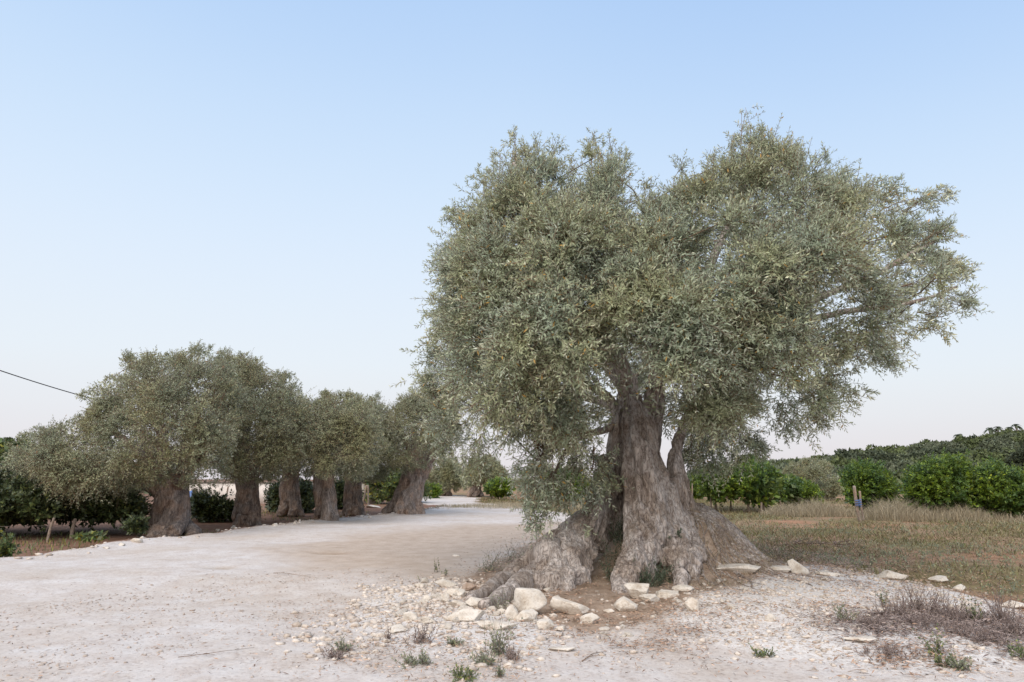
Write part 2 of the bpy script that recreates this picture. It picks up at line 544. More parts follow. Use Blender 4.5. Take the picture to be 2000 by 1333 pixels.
def ground_mat():
    m, ns, ls = new_mat('ground')
    tc = ns.new('ShaderNodeTexCoord')
    P = tc.outputs['Object']
    za = nd(ns, 'ShaderNodeAttribute', attribute_name='zones')
    zb = nd(ns, 'ShaderNodeAttribute', attribute_name='zones_more')
    s1 = ns.new('ShaderNodeSeparateColor'); ls.new(za.outputs['Color'], s1.inputs[0])
    s2 = ns.new('ShaderNodeSeparateColor'); ls.new(zb.outputs['Color'], s2.inputs[0])

    def nz(scale, detail=5.0, rough=0.6, dist=0.0):
        n = nd(ns, 'ShaderNodeTexNoise', Scale=scale, Detail=detail, Roughness=rough, Distortion=dist)
        ls.new(P, n.inputs['Vector'])
        return n.outputs['Fac']

    big, mid, fine, tiny = nz(0.5, 4), nz(3.0, 6), nz(22.0, 6, 0.7), nz(90.0, 3, 0.7)
    # white road
    r1 = ramp_node(ns, [(0.32, (0.565, 0.50, 0.455)), (0.5, (0.63, 0.578, 0.54)), (0.68, (0.665, 0.628, 0.60))])
    ls.new(mid, r1.inputs[0])
    r2 = ramp_node(ns, [(0.36, (0.90, 0.855, 0.80)), (0.60, (1, 1, 1))])
    ls.new(big, r2.inputs[0])
    road = mixc(ns, ls, 1.0, r1.outputs[0], r2.outputs[0], 'MULTIPLY')
    r3 = ramp_node(ns, [(0.30, (0.66, 0.60, 0.56)), (0.45, (0.96, 0.95, 0.94)), (0.7, (1.06, 1.05, 1.04))])
    ls.new(fine, r3.inputs[0])
    road = mixc(ns, ls, 0.75, road, r3.outputs[0], 'MULTIPLY')
    vo = nd(ns, 'ShaderNodeTexVoronoi', Scale=38.0); ls.new(P, vo.inputs['Vector'])
    rv = ramp_node(ns, [(0.0, (0.72, 0.66, 0.62)), (0.2, (1, 1, 1)), (1, (1.05, 1.05, 1.05))])
    sv = ns.new('ShaderNodeSeparateColor'); ls.new(vo.outputs['Color'], sv.inputs[0])
    ls.new(sv.outputs[0], rv.inputs[0])
    road = mixc(ns, ls, 0.55, road, rv.outputs[0], 'MULTIPLY')
    # tan sandy part
    r4 = ramp_node(ns, [(0.3, (0.44, 0.345, 0.27)), (0.7, (0.56, 0.46, 0.375))])
    ls.new(mid, r4.inputs[0])
    tan = mixc(ns, ls, 0.8, r4.outputs[0], r3.outputs[0], 'MULTIPLY')
    # red soil
    r5 = ramp_node(ns, [(0.3, (0.15, 0.085, 0.058)), (0.55, (0.25, 0.15, 0.105)), (0.75, (0.33, 0.21, 0.155))])
    ls.new(mid, r5.inputs[0])
    soil = mixc(ns, ls, 0.9, r5.outputs[0], r3.outputs[0], 'MULTIPLY')
    # dry field
    r6 = ramp_node(ns, [(0.3, (0.21, 0.14, 0.09)), (0.5, (0.31, 0.205, 0.135)), (0.72, (0.40, 0.275, 0.19))])
    ls.new(mid, r6.inputs[0])
    r9 = ramp_node(ns, [(0.40, (0.78, 0.92, 0.72)), (0.52, (1.0, 1.0, 0.96)), (0.64, (1.22, 1.02, 0.92))])
    ls.new(nz(0.33, 4, 0.6, 0.5), r9.inputs[0])
    field = mixc(ns, ls, 1.0, mixc(ns, ls, 0.9, r6.outputs[0], r3.outputs[0], 'MULTIPLY'), r9.outputs[0], 'MULTIPLY')
    # leaf mould round the old tree
    r7 = ramp_node(ns, [(0.3, (0.27, 0.195, 0.14)), (0.5, (0.385, 0.29, 0.22)), (0.72, (0.48, 0.38, 0.305))])
    ls.new(mid, r7.inputs[0])
    litter = mixc(ns, ls, 0.9, r7.outputs[0], r3.outputs[0], 'MULTIPLY')

    def soft(w, lo=0.32, hi=0.68, k=0.42):
        a = nd(ns, 'ShaderNodeMath', operation='SUBTRACT'); ls.new(fine, a.inputs[0]); a.inputs[1].default_value = 0.5
        b = nd(ns, 'ShaderNodeMath', operation='MULTIPLY_ADD'); ls.new(a.outputs[0], b.inputs[0]); b.inputs[1].default_value = k * 2.2
        ls.new(w, b.inputs[2])
        mr = nd(ns, 'ShaderNodeMapRange', interpolation_type='SMOOTHSTEP')
        mr.inputs['From Min'].default_value = lo; mr.inputs['From Max'].default_value = hi
        ls.new(b.outputs[0], mr.inputs[0])
        return mr.outputs[0]

    r8 = ramp_node(ns, [(0.32, (0.48, 0.42, 0.37)), (0.46, (0.665, 0.615, 0.57)), (0.62, (0.76, 0.725, 0.69))])
    ls.new(nz(34.0, 5, 0.65, 0.4), r8.inputs[0])
    rubc = mixc(ns, ls, 0.8, r8.outputs[0], rv.outputs[0], 'MULTIPLY')
    road = mixc(ns, ls, soft(s2.outputs[2], 0.2, 0.8), road, rubc)
    c = mixc(ns, ls, soft(s2.outputs[0], 0.1, 0.9), road, tan)
    c = mixc(ns, ls, soft(s1.outputs[1]), c, field)
    c = mixc(ns, ls, soft(s1.outputs[2], 0.25, 0.75, 0.8), c, litter)
    c = mixc(ns, ls, soft(s1.outputs[0]), c, soil)
    stain = ramp_node(ns, [(0, (1, 1, 1)), (1, (0.62, 0.55, 0.46))])
    ls.new(s2.outputs[1], stain.inputs[0])
    c = mixc(ns, ls, 1.0, c, stain.outputs[0], 'MULTIPLY')
    b = nd(ns, 'ShaderNodeBsdfPrincipled', Roughness=0.95)
    b.inputs['Specular IOR Level'].default_value = 0.1
    ls.new(c, b.inputs['Base Color'])
    h = nd(ns, 'ShaderNodeMath', operation='MULTIPLY_ADD'); h.inputs[1].default_value = 0.5
    ls.new(tiny, h.inputs[0]); ls.new(fine, h.inputs[2])
    bp = nd(ns, 'ShaderNodeBump', Strength=0.55, Distance=0.025)
    ls.new(h.outputs[0], bp.inputs['Height']); ls.new(bp.outputs[0], b.inputs['Normal'])
    o = ns.new('ShaderNodeOutputMaterial'); ls.new(b.outputs[0], o.inputs[0])
    return m


M_GROUND = ground_mat()

# ------------------------------------------------------------------ lie of the land
TREE = np.array([2.15, 11.25])          # foot of the old tree


def mound(x, y):
    return (0.22 * np.exp(-(np.hypot((x - TREE[0]) * 0.85, y - TREE[1]) / 1.6) ** 2)
            + 0.92 * np.exp(-(((x - 2.75) / 1.12) ** 2 + ((y - 11.5) / 1.0) ** 2) ** 1.5))


def flatm(px, py):
    d = ray(px, py)
    t = -CAMH / d[..., 2]
    for _ in range(20):
        z = mound(d[..., 0] * t, d[..., 1] * t) + 0.04
        t = 0.5 * t + 0.5 * (CAMH - z) / -d[..., 2]
    return (d * t[..., None])[..., :2]

edge_px = [(-300, 1132), (0, 1094), (130, 1080), (250, 1063), (390, 1046), (500, 1031), (640, 1016), (760, 1006), (880, 991), (815, 985), (822, 972)]
SOIL = np.vstack([[(-30, 7.5)], flat(*np.array(edge_px, float).T), [(-9, 75), (-14, 900), (-900, 900), (-900, 7.5)]])
fld_px = [(938, 971), (930, 980), (1020, 990), (1100, 999), (1150, 1009), (1230, 1030), (1330, 1060), (1440, 1092), (1520, 1092), (1600, 1102), (1660, 1112), (1740, 1128), (1830, 1142), (1920, 1162), (2000, 1187), (2200, 1250)]
FIELD = np.vstack([flatm(*np.array(fld_px, float).T), [(30, 3), (900, 3), (900, 900), (-14, 900), (-9, 75)]])
lit_px = [(930, 1122), (985, 1092), (1050, 1052), (1130, 1028), (1300, 1030), (1480, 1060), (1640, 1085), (1760, 1118), (1640, 1106), (1560, 1100), (1430, 1112), (1345, 1150), (1300, 1176), (1235, 1205), (1150, 1228), (1080, 1205), (1000, 1178), (945, 1172), (915, 1150)]
LITTER = flatm(*np.array(lit_px, float).T)
tan_px = [(520, 1075), (700, 1045), (850, 1030), (1000, 1024), (1130, 1020), (1100, 1050), (960, 1090), (880, 1130), (760, 1125), (640, 1110)]
TAN = flat(*np.array(tan_px, float).T)
rub_px = [(1300, 1150), (1420, 1105), (1560, 1095), (1740, 1120), (1900, 1155), (2000, 1190), (2000, 1290), (1800, 1310), (1500, 1280), (1320, 1240)]
RUB = flatm(*np.array(rub_px, float).T)
rub2_px = [(700, 1160), (830, 1125), (920, 1130), (1000, 1170), (1090, 1190), (1130, 1235), (1080, 1290), (900, 1310), (720, 1260), (650, 1210)]
RUB2 = flatm(*np.array(rub2_px, float).T)
POTS = [(flat(434, 1111), 0.36, 0.2), (flat(648, 1080), 0.5, 0.3)]


def ridge(az_px):
    xp = [-3000, -600, -100, 60, 200, 420, 700, 1000, 1320, 1450, 1600, 1750, 1900, 2000, 2300, 2800, 4000]
    zp = [14, 13, 10.0, 8.0, 4.0, 0.5, 0.0, 0.0, 0.5, 2.2, 4.6, 7.2, 10.0, 11.8, 15, 18, 18]
    return np.interp(az_px, xp, zp)


def H(x, y, detail=True):
    x = np.atleast_1d(np.asarray(x, float)); y = np.atleast_1d(np.asarray(y, float))
    P = np.stack([x, y], -1)
    d = np.hypot(x, y)
    near = smooth(60, 25, d)
    z = 0.05 * n2(x, y, 0.35, 3) * near
    sdS = poly_sd(P, SOIL)
    z = z - 0.16 * smooth(0.0, 1.0, sdS) * near + 0.09 * np.exp(-((sdS - 0.02) / 0.28) ** 2) * (0.6 + 0.6 * n2(x, y, 1.3, 9)) * smooth(70, 45, d)
    r = np.hypot((x - TREE[0]) * 0.85, (y - TREE[1]))
    z = z + mound(x, y)
    sdR = poly_sd(P, RUB)
    z = z + smooth(-0.3, 0.8, sdR) * (0.07 + 0.05 * n2(x, y, 1.1, 21, 3))
    sdR2 = poly_sd(P, RUB2)
    z = z + smooth(-0.3, 0.8, sdR2) * (0.03 + 0.03 * n2(x, y, 1.6, 22, 3))
    for c, a, b in POTS:
        z = z - 0.05 * np.exp(-(((x - c[0]) / a) ** 2 + ((y - c[1]) / b) ** 2) * 1.6)
    if detail:
        w = smooth(30, 8, d)
        z = z + w * (0.012 * n2(x, y, 3.0, 31, 3) + 0.006 * n2(x, y, 11.0, 41, 2))
    azp = 1000 + FPX * CP * x / np.maximum(y, 0.1)
    azp = np.where(y > 0.1, azp, np.where(x > 0, 4000, -3000))
    z = z + ridge(azp) * smooth(62, 185, np.abs(y)) * (1 + 0.12 * n2(x, y, 0.02, 51))
    return z


def Hs(x, y):
    return float(H(x, y)[0])


def ground(px, py):
    """where the view through (px, py) meets the land"""
    d = ray(float(px), float(py))
    t = CAMH / max(-d[2], 1e-3)
    for _ in range(12):
        z = Hs(d[0] * t, d[1] * t)
        t = 0.5 * t + 0.5 * (CAMH - z) / max(-d[2], 1e-3)
    return np.array([d[0] * t, d[1] * t, Hs(d[0] * t, d[1] * t)])


def build_ground():
    rr = [1.2]
    while rr[-1] < 1500:
        rr.append(rr[-1] * (1.0105 if rr[-1] < 60 else 1.03))
    rr = np.array(rr)
    fine = np.radians(np.arange(-52, 52.01, 0.3))
    coarse = np.radians(np.arange(56, 304.01, 4))
    aa = np.hstack([fine, coarse])
    nr, na = len(rr), len(aa)
    R, A = np.meshgrid(rr, aa, indexing='ij')
    X, Y = (R * np.sin(A)).ravel(), (R * np.cos(A)).ravel()
    Z = H(X, Y)
    i = np.arange(nr - 1)[:, None] * na; j = np.arange(na)[None]; j2 = (j + 1) % na
    F = np.stack([i + j, i + j2, i + na + j2, i + na + j], -1).reshape(-1, 4)
    V = np.stack([X, Y, Z], -1)
    P = V[:, :2]
    nzv = 0.35 * n2(X, Y, 0.9, 61, 3)
    sc = np.clip(np.hypot(X, Y) / 14, 0.5, 3)
    soil = smooth(-0.25, 0.25, (poly_sd(P, SOIL) + 0.5 * nzv) / sc)
    fld = smooth(-0.45, 0.45, (poly_sd(P, FIELD) + 1.2 * nzv) / sc)
    lit = smooth(-0.45, 0.2, (poly_sd(P, LITTER) + 0.9 * nzv))
    tan = smooth(-2.2, 2.0, poly_sd(P, TAN) + 2.5 * nzv)
    st = np.zeros(len(V))
    for c, a, b in POTS:
        st = np.maximum(st, np.exp(-(((X - c[0]) / a) ** 2 + ((Y - c[1]) / b) ** 2) * 1.8) * (0.8 + 0.5 * nzv))
    zones = np.stack([soil, fld, lit, np.ones(len(V))], -1).astype(np.float32)
    more = np.stack([tan, st, np.maximum(smooth(-.3, .4, poly_sd(P, RUB) + nzv), .7 * smooth(-.3, .4, poly_sd(P, RUB2) + nzv)), np.ones(len(V))], -1).astype(np.float32)
    fc = V[F].mean(1)
    road = (poly_sd(fc[:, :2], SOIL) < 0) & (poly_sd(fc[:, :2], FIELD) < 0) & (poly_sd(fc[:, :2], LITTER) < 0)
    hill = np.hypot(fc[:, 0], fc[:, 1]) > 75
    # a closing cap under the camera
    for name, sel in (('road', road & ~hill), ('ground', ~road & ~hill), ('hills', hill)):
        f = F[sel]
        u, inv = np.unique(f, return_inverse=True)
        me = mesh_np(name, V[u], inv.reshape(-1, 4), M_GROUND, True)
        for an, arr in (('zones', zones), ('zones_more', more)):
            a = me.attributes.new(an, 'FLOAT_COLOR', 'POINT')
            a.data.foreach_set('color', arr[u].ravel())
        o = link(name, me)
        tag(o, kind='structure')
    n = na
    ring = V[:na]
    Vc = np.vstack([ring, [[0, 0, ring[:, 2].mean()]]])
    k = np.arange(na)
    Fc = np.stack([k, (k + 1) % na, 0 * k + na], -1)
    me = mesh_np('road_apron', Vc, Fc, M_GROUND, True)
    for an, arr in (('zones', zones), ('zones_more', more)):
        a = me.attributes.new(an, 'FLOAT_COLOR', 'POINT')
        a.data.foreach_set('color', np.vstack([arr[:na], arr[:1]]).ravel())
    tag(link('road', me), kind='structure')


build_ground()


# ------------------------------------------------------------------ trunks
def remesh(name, g, voxel, mat, disp, smooth_it=3):
    """melt a bundle of strands into one skin of bark, then roughen it"""
    V, F = g.get()
    me = mesh_np(name, V, F, None)
    o = link(name, me)
    md = o.modifiers.new('r', 'REMESH'); md.mode = 'VOXEL'; md.voxel_size = voxel
    sm = o.modifiers.new('s', 'SMOOTH'); sm.iterations = smooth_it; sm.factor = 0.5
    dg = bpy.context.evaluated_depsgraph_get()
    me2 = bpy.data.meshes.new_from_object(o.evaluated_get(dg))
    bpy.data.objects.remove(o); bpy.data.meshes.remove(me)
    n = len(me2.vertices)
    co = np.empty(n * 3, np.float32); me2.vertices.foreach_get('co', co); co = co.reshape(-1, 3).astype(float)
    no = np.empty(n * 3, np.float32); me2.vertices.foreach_get('normal', no); no = no.reshape(-1, 3).astype(float)
    co2 = co + no * disp(co)[:, None]
    me2.vertices.foreach_set('co', co2.astype(np.float32).ravel())
    me2.polygons.foreach_set('use_smooth', np.ones(len(me2.polygons), bool))
    me2.materials.clear(); me2.materials.append(mat)
    me2.name = name
    me2.update()
    return me2


def strand(g, pts, sides=10, n=6, root=False):
    """pts: (px, py, depth, radius in px)"""
    P = np.array([[*at(a, b, c), r * pxsize(a, b, c)] for a, b, c, r in pts])
    if root:
        P = np.vstack([P[0] + (P[0] - P[1]) * np.array([.75, .75, .75, 0]) + np.array([0, 0, -.16, .25 * P[0, 3]]), P])
    S = catmull(P, n)
    tube(g, S[:, :3], np.maximum(S[:, 3], 0.01), sides)
    return S


def ridged(p, seed, octv=2):
    r, a, s = 0, 1.0, 0
    for k in range(octv):
        r = r + a * (1 - 2 * np.abs(noise(p * 2 ** k + 9.1 * k, seed + k))); s += a; a *= 0.5
    return r / s


# ------------------------------------------------------------------ crowns from a silhouette puffed out to a real depth
def sample_crown(outline, Y0, T, D, n, rg, front=0.62, shrink=0.0, inner=0.15, flatb=1.0):
    """points of a crown: picture silhouette, own thickness T (m) that tapers to the edges over D px"""
    poly = np.array(outline, float)
    lo, hi = poly.min(0), poly.max(0)
    pts = []
    cnt = 0
    while cnt < n:
        q = lo + rg.random((n * 2, 2)) * (hi - lo)
        sd = poly_sd(q, poly)
        k = sd > shrink
        q = np.hstack([q[k], sd[k, None]])
        pts.append(q); cnt += len(q)
    q = np.vstack(pts)[:n]
    tau = T * np.sqrt(1 - (1 - np.clip(q[:, 2] / D, 0, 1)) ** 2)
    u = np.where(rg.random(n) < front, -1, 1) * (1 - 0.45 * rg.random(n) ** 1.6)
    ins = rg.random(n) < inner
    u = np.where(ins, rg.uniform(-0.8, 0.8, n), u)
    return at(q[:, 0], q[:, 1], Y0 + tau * u), q, u


def olive_crown(root, outline, Y0, T, D, nclump, nspray, nodes, ll, lw, mat, seed, limbs, core=0, up=0.35, twig_mat=None,
                holes=(), through=(), thin_right=None, droop=0.5, shrink=12, rmin=0.22, rmax=0.5, keep=-0.6):
    """rosettes of leafy shoots: each clump bursts from its own branch end, facing out of the crown"""
    rg = np.random.default_rng(seed)
    P, q, u = sample_crown(outline, Y0, T, D, nclump, rg, shrink=shrink, inner=0.12)
    s = pxsize(q[:, 0], q[:, 1], Y0)
    rad = np.clip(q[:, 2] * s * 0.85, rmin, rmax) * (0.75 + 0.5 * rg.random(len(P)))
    ok = noise(P * 1.45 + seed * 3.3, seed) > keep
    for hx, hy, hr in holes:
        ok &= (np.hypot(q[:, 0] - hx, q[:, 1] - hy) > hr) | (u > 0.15)
    for hx, hy, hr in through:
        ok &= np.hypot(q[:, 0] - hx, q[:, 1] - hy) > hr
    if thin_right:
        ok &= (q[:, 0] < thin_right) | (rg.random(len(q)) < 0.52)
    P, q, u, rad = P[ok], q[ok], u[ok], rad[ok]
    poly = np.array(outline, float)
    C = at(poly[:, 0].mean(), poly[:, 1].mean() + 0.15 * np.ptp(poly[:, 1]), Y0)
    R = P - C
    outd = norm(R)
    hz = R[:, 2] / np.abs(R[:, 2]).max()
    n = len(P)
    k = np.maximum(6, (nspray * (rad / rad.mean()) ** 1.5)).astype(int)
    idx = np.repeat(np.arange(n), k)
    m = len(idx)
    sph = norm(rg.normal(size=(m, 3)))
    upv = np.array([0, 0, 1.0])
    d = outd[idx] * 0.5 + np.array([0, -.15, 0]) + sph * 1.0 + upv * (up * (0.5 + np.clip(hz[idx], -0.3, 1)))[:, None]
    d = norm(d)
    base = P[idx] + d * (rad[idx] * (0.15 + 0.55 * rg.random(m)))[:, None] + rg.normal(size=(m, 3)) * 0.05
    d = norm(d + rg.normal(size=(m, 3)) * 0.35)
    bend = rg.normal(size=(m, 3)) * 0.15
    bend[:, 2] += np.where(hz[idx] > 0.4, 0.12, -droop * 0.5 * rg.random(m) * np.clip(0.8 - hz[idx], 0, 1))
    Ls = rad[idx] * (0.35 + 0.4 * rg.random(m))
    V, F, mid, end = sprays(base, d, Ls, nodes, bend, ll, lw, rg, 1.12)
    if core:
        Pc, _, _ = sample_crown(outline, Y0, T * 0.6, D, core, rg, front=0.5, shrink=shrink * 2.2, inner=0.9)
        Vc, Fc = leaf_quads(Pc, rg.normal(size=(core, 3)), norm(rg.normal(size=(core, 3))), ll * (1.0 + .6 * rg.random(core)), lw * (1.5 + .8 * rg.random(core)))
        F = np.vstack([F, Fc + len(V)]); V = np.vstack([V, Vc])
    child('crown', V, F, mat, root, kind='stuff')
    TV, TF = many_twigs(base, mid, end, 0.0045 * (ll / 0.07), 0.002)
    lp = np.vstack([l[:, :3] for l in limbs])
    dist = np.linalg.norm(P[:, None] - lp[None], axis=2)
    nearest = lp[(dist + rg.random(dist.shape) * 0.25).argmin(1)]
    mp = (nearest + P) / 2 + rg.normal(size=P.shape) * 0.10 + np.array([0, 0, 0.08])
    V2, F2 = many_twigs(nearest, mp, P, 0.016, 0.008)
    TF = np.vstack([TF, F2 + len(TV)]); TV = np.vstack([TV, V2])
    child('twigs', TV, TF, twig_mat or M_TWIG, root, kind='stuff')
    return P


# ------------------------------------------------------------------ the old olive tree
def main_tree():
    root = empty('olive_tree', (TREE[0], TREE[1], Hs(*TREE)),
                 'huge old olive tree with hollow twisted trunk beside the white track', 'olive tree')
    B = 11.2
    g = Geo()
    S = [
        # front stem
        [(1204, 1168, B - 1.85, 20), (1220, 1138, B - 1.55, 30), (1236, 1095, B - 1.15, 38), (1248, 1040, B - .75, 42), (1250, 980, B - .48, 40), (1248, 920, B - .3, 40), (1243, 860, B - .22, 38), (1238, 810, B - .12, 34), (1232, 770, B, 28), (1226, 735, B + .1, 22)],
        [(1266, 1128, B - 1.35, 18), (1270, 1070, B - .95, 34), (1274, 1000, B - .55, 40), (1272, 940, B - .38, 38), (1262, 880, B - .3, 34), (1256, 820, B - .15, 30), (1244, 775, B, 22)],
        # right stem with the short fork
        [(1330, 1080, B - .7, 30), (1310, 1020, B - .4, 38), (1294, 960, B - .25, 36), (1276, 905, B - .2, 32), (1264, 850, B - .12, 28), (1254, 800, B, 22)],
        [(1352, 1010, B + .05, 34), (1330, 980, B, 34), (1319, 945, B - .05, 30), (1316, 912, B - .05, 22), (1320, 880, B, 17), (1329, 850, B + .1, 12)],
        # shaded stem behind the front one
        [(1180, 1000, B + .25, 22), (1196, 950, B + .16, 24), (1205, 900, B + .05, 26), (1208, 850, B + .05, 25), (1214, 800, B + .1, 22), (1224, 755, B + .15, 18)],
        [(1222, 960, B + .25, 26), (1225, 900, B + .22, 30), (1228, 840, B + .2, 30), (1240, 780, B + .2, 24)],
        # left wall of the hollow
        [(1132, 1065, B - .45, 36), (1148, 1025, B - .3, 32), (1162, 985, B - .15, 28), (1176, 945, B - .05, 24), (1190, 900, B, 22)],
        [(1160, 1075, B - .15, 30), (1168, 1020, B - .02, 26), (1178, 970, B + .05, 24), (1192, 930, B + .08, 22)],
        [(1205, 1080, B + .5, 40), (1212, 1010, B + .48, 34), (1216, 950, B + .38, 28)],
        # roots on the left
        [(1045, 1160, B - 1.7, 16), (1072, 1112, B - 1.2, 28), (1098, 1068, B - .75, 36), (1128, 1045, B - .45, 34), (1155, 1010, B - .2, 28)],
        [(1108, 1155, B - 1.6, 18), (1113, 1108, B - 1.15, 28), (1128, 1070, B - .75, 34), (1148, 1045, B - .4, 28)],
        [(1078, 1160, B - 1.7, 14), (1092, 1105, B - 1.15, 24), (1120, 1060, B - .65, 30)],
        [(1140, 1135, B - 1.2, 14), (1142, 1098, B - .85, 20), (1150, 1065, B - .5, 24)],
        [(1020, 1110, B + .2, 16), (1065, 1068, B + .15, 24), (1112, 1035, B + .1, 30), (1150, 1010, B, 26)],
        # fibrous root mound on the right
        [(1330, 1132, B - 1.45, 14), (1326, 1092, B - 1.0, 28), (1322, 1050, B - .6, 38), (1310, 1010, B - .3, 36)],
        [(1352, 1110, B - 1.1, 14), (1350, 1075, B - .75, 24), (1336, 1035, B - .42, 36), (1318, 1005, B - .15, 34)],
        [(1046, 1138, B - 1.45, 22), (1075, 1140, B - 1.55, 27), (1108, 1136, B - 1.45, 26), (1140, 1120, B - 1.1, 20)],
        [(1066, 1112, B - 1.15, 24), (1100, 1108, B - 1.2, 28), (1138, 1098, B - .9, 22)],
        [(1295, 1085, B - .9, 24), (1318, 1098, B - 1.05, 26), (1345, 1092, B - .95, 24), (1375, 1072, B - .5, 22)],
        # upright stub behind, sawn off
        [(1255, 870, B + .25, 24), (1266, 810, B + .3, 22), (1275, 760, B + .3, 22), (1281, 718, B + .3, 20)],
        [(1276, 880, B + .4, 18), (1286, 810, B + .45, 15), (1292, 760, B + .45, 14), (1296, 710, B + .5, 13)],
    ]
    for s in S:
        strand(g, [(a, b, c, r * float(np.interp(b, [760, 860, 980, 1080, 1140], [.62, .68, .72, .72, .74]))) for a, b, c, r in s], root=s[0][1] > 1100 and s[0][1] - s[1][1] > 15)
    # thin surface roots and ropes of old wood running down over the bark
    rg = np.random.default_rng(5)
    for s in S[:14] + S[14:16]:
        s = np.array(s)
        for k in range(3 if s[0, 3] > 12 else 1):
            ph = rg.uniform(-1, 1)
            t = s.copy()
            ph2 = ph + rg.uniform(-0.5, 0.5)
            w = np.linspace(ph, ph2, len(t))
            t[:, 0] += w * s[:, 3] * 0.62
            t[:, 2] -= np.sqrt(np.clip(1 - w ** 2, 0, 1)) * s[:, 3] * 0.0084 * 0.72
            t[:, 3] = np.maximum(3.6, s[:, 3] * 0.2)
            strand(g, [tuple(x) for x in t], 6, 4, root=t[0, 1] > 1100)

    def disp(co):
        q = co.copy()
        tw = co[:, 2] * 0.10
        q[:, 0] += tw + 0.10 * noise(co * 1.7, 71)
        q[:, 1] += 0.10 * noise(co * 1.7 + 5, 72)
        up = smooth(0.4, 1.2, co[:, 2])
        fl = ridged(q * np.array([4.2, 4.2, 0.8]), 73, 3)
        fl2 = ridged(q * np.array([15.0, 15.0, 2.0]), 83, 2)
        gn = ridged(co * 5.0 + 0.5 * noise(co * 4, 75)[:, None], 74, 3)
        qw = co + .12 * np.stack([noise(co * 3.1, 84), noise(co * 3.1 + 7, 85), noise(co * 2 + 3, 86)], -1)
        lowr = ridged(qw * np.array([4.6, 4.6, 1.5]), 87, 3)
        lump = noise(co * 2.6, 76)
        knot = noise(co * 11, 78)
        rt = smooth(2.35, 2.75, co[:, 0]) * (1 - up)      # fibrous mound: fine roots running down
        fib = ridged(np.stack([co[:, 0] * 9, co[:, 1] * 5, co[:, 2] * 3.2 + co[:, 0] * 2.2], -1), 79, 2)
        seam = smooth(.55, .98, ridged(q * np.array([3.4, 3.4, .42]) + .3 * noise(co * 2.2, 88)[:, None], 89, 1))
        seam2 = smooth(.5, .95, ridged(qw * np.array([8, 8, 2.0]), 92, 2))
        return -0.05 * seam - 0.018 * seam2 + up * (0.042 * fl + 0.012 * fl2) + (1 - up) * (0.052 * lowr + 0.014 * fl2 + 0.014 * knot) + 0.036 * lump + 0.045 * rt * fib - 0.012

    me = remesh('trunk', g, 0.0135, M_BARK, disp, 1)
    me.vertices.foreach_get
    tr = link('trunk', me, root)
    tr.location = -Vector(root.location)

    # two long old roots lying out towards the stones, and rootlets over the earth mound
    for r_, pts in enumerate(([(912, 1176, 8), (948, 1156, 13), (990, 1131, 17), (1035, 1103, 20), (1080, 1072, 24)], [(945, 1184, 10), (978, 1166, 15), (1016, 1142, 20), (1052, 1116, 22), (1095, 1086, 24)])):
        P = []
        for k, (a, b, r) in enumerate(pts):
            gp = ground(a, b + r * .8)
            Yk = gp[1] if k < 3 else (B - 1.3 + .25 * (k - 3)) * (1 if k > 3 else .5) + (0 if k > 3 else gp[1] * .5)
            P.append([*at(a, b, Yk), r * pxsize(a, b, Yk)])
        Sx = catmull(P, 10)
        Sx[:, 3] *= 1 + .16 * noise(Sx[:, :3] * 6, 95) + .08 * noise(Sx[:, :3] * 15, 96)
        gg = Geo(); tube(gg, Sx[:, :3], Sx[:, 3], 18)
        V, F = gg.get()
        V = V + .03 * np.stack([noise(V * np.array([4, 9, 9.]), 97 + k) for k in range(3)], -1)
        child('surface_root', V, F, M_BARK, root, True)
    gg = Geo()
    rg = np.random.default_rng(55)
    for k in range(120):
        a0 = rg.uniform(-1.9, .6)
        x0, y0 = 2.6 + rg.normal() * .3, 11.3 + rg.normal() * .25
        ln = rg.uniform(.8, 1.9)
        t = np.linspace(.25, 1, 12)
        wob = .12 * np.sin(t * rg.uniform(4, 9) + rg.uniform(0, 6))
        X = x0 + np.cos(a0) * ln * t - np.sin(a0) * wob; Y = y0 + np.sin(a0) * ln * t + np.cos(a0) * wob
        Z = H(X, Y) + .004
        tube(gg, np.stack([X, Y, Z], -1), np.linspace(rg.uniform(.010, .036), .005, 12), 5)
    child('rootlets', *gg.get(), M_BARK, root, True, kind='stuff')

    # limbs: drawn from the heads of the stems out through the crown
    limbs = []
    heads = [(1228, 745, B + .08), (1238, 770, B + .05), (1281, 725, B + .27), (1302, 712, B + .45), (1322, 860, B + .1), (1214, 800, B + .1), (1260, 800, B + .1)]
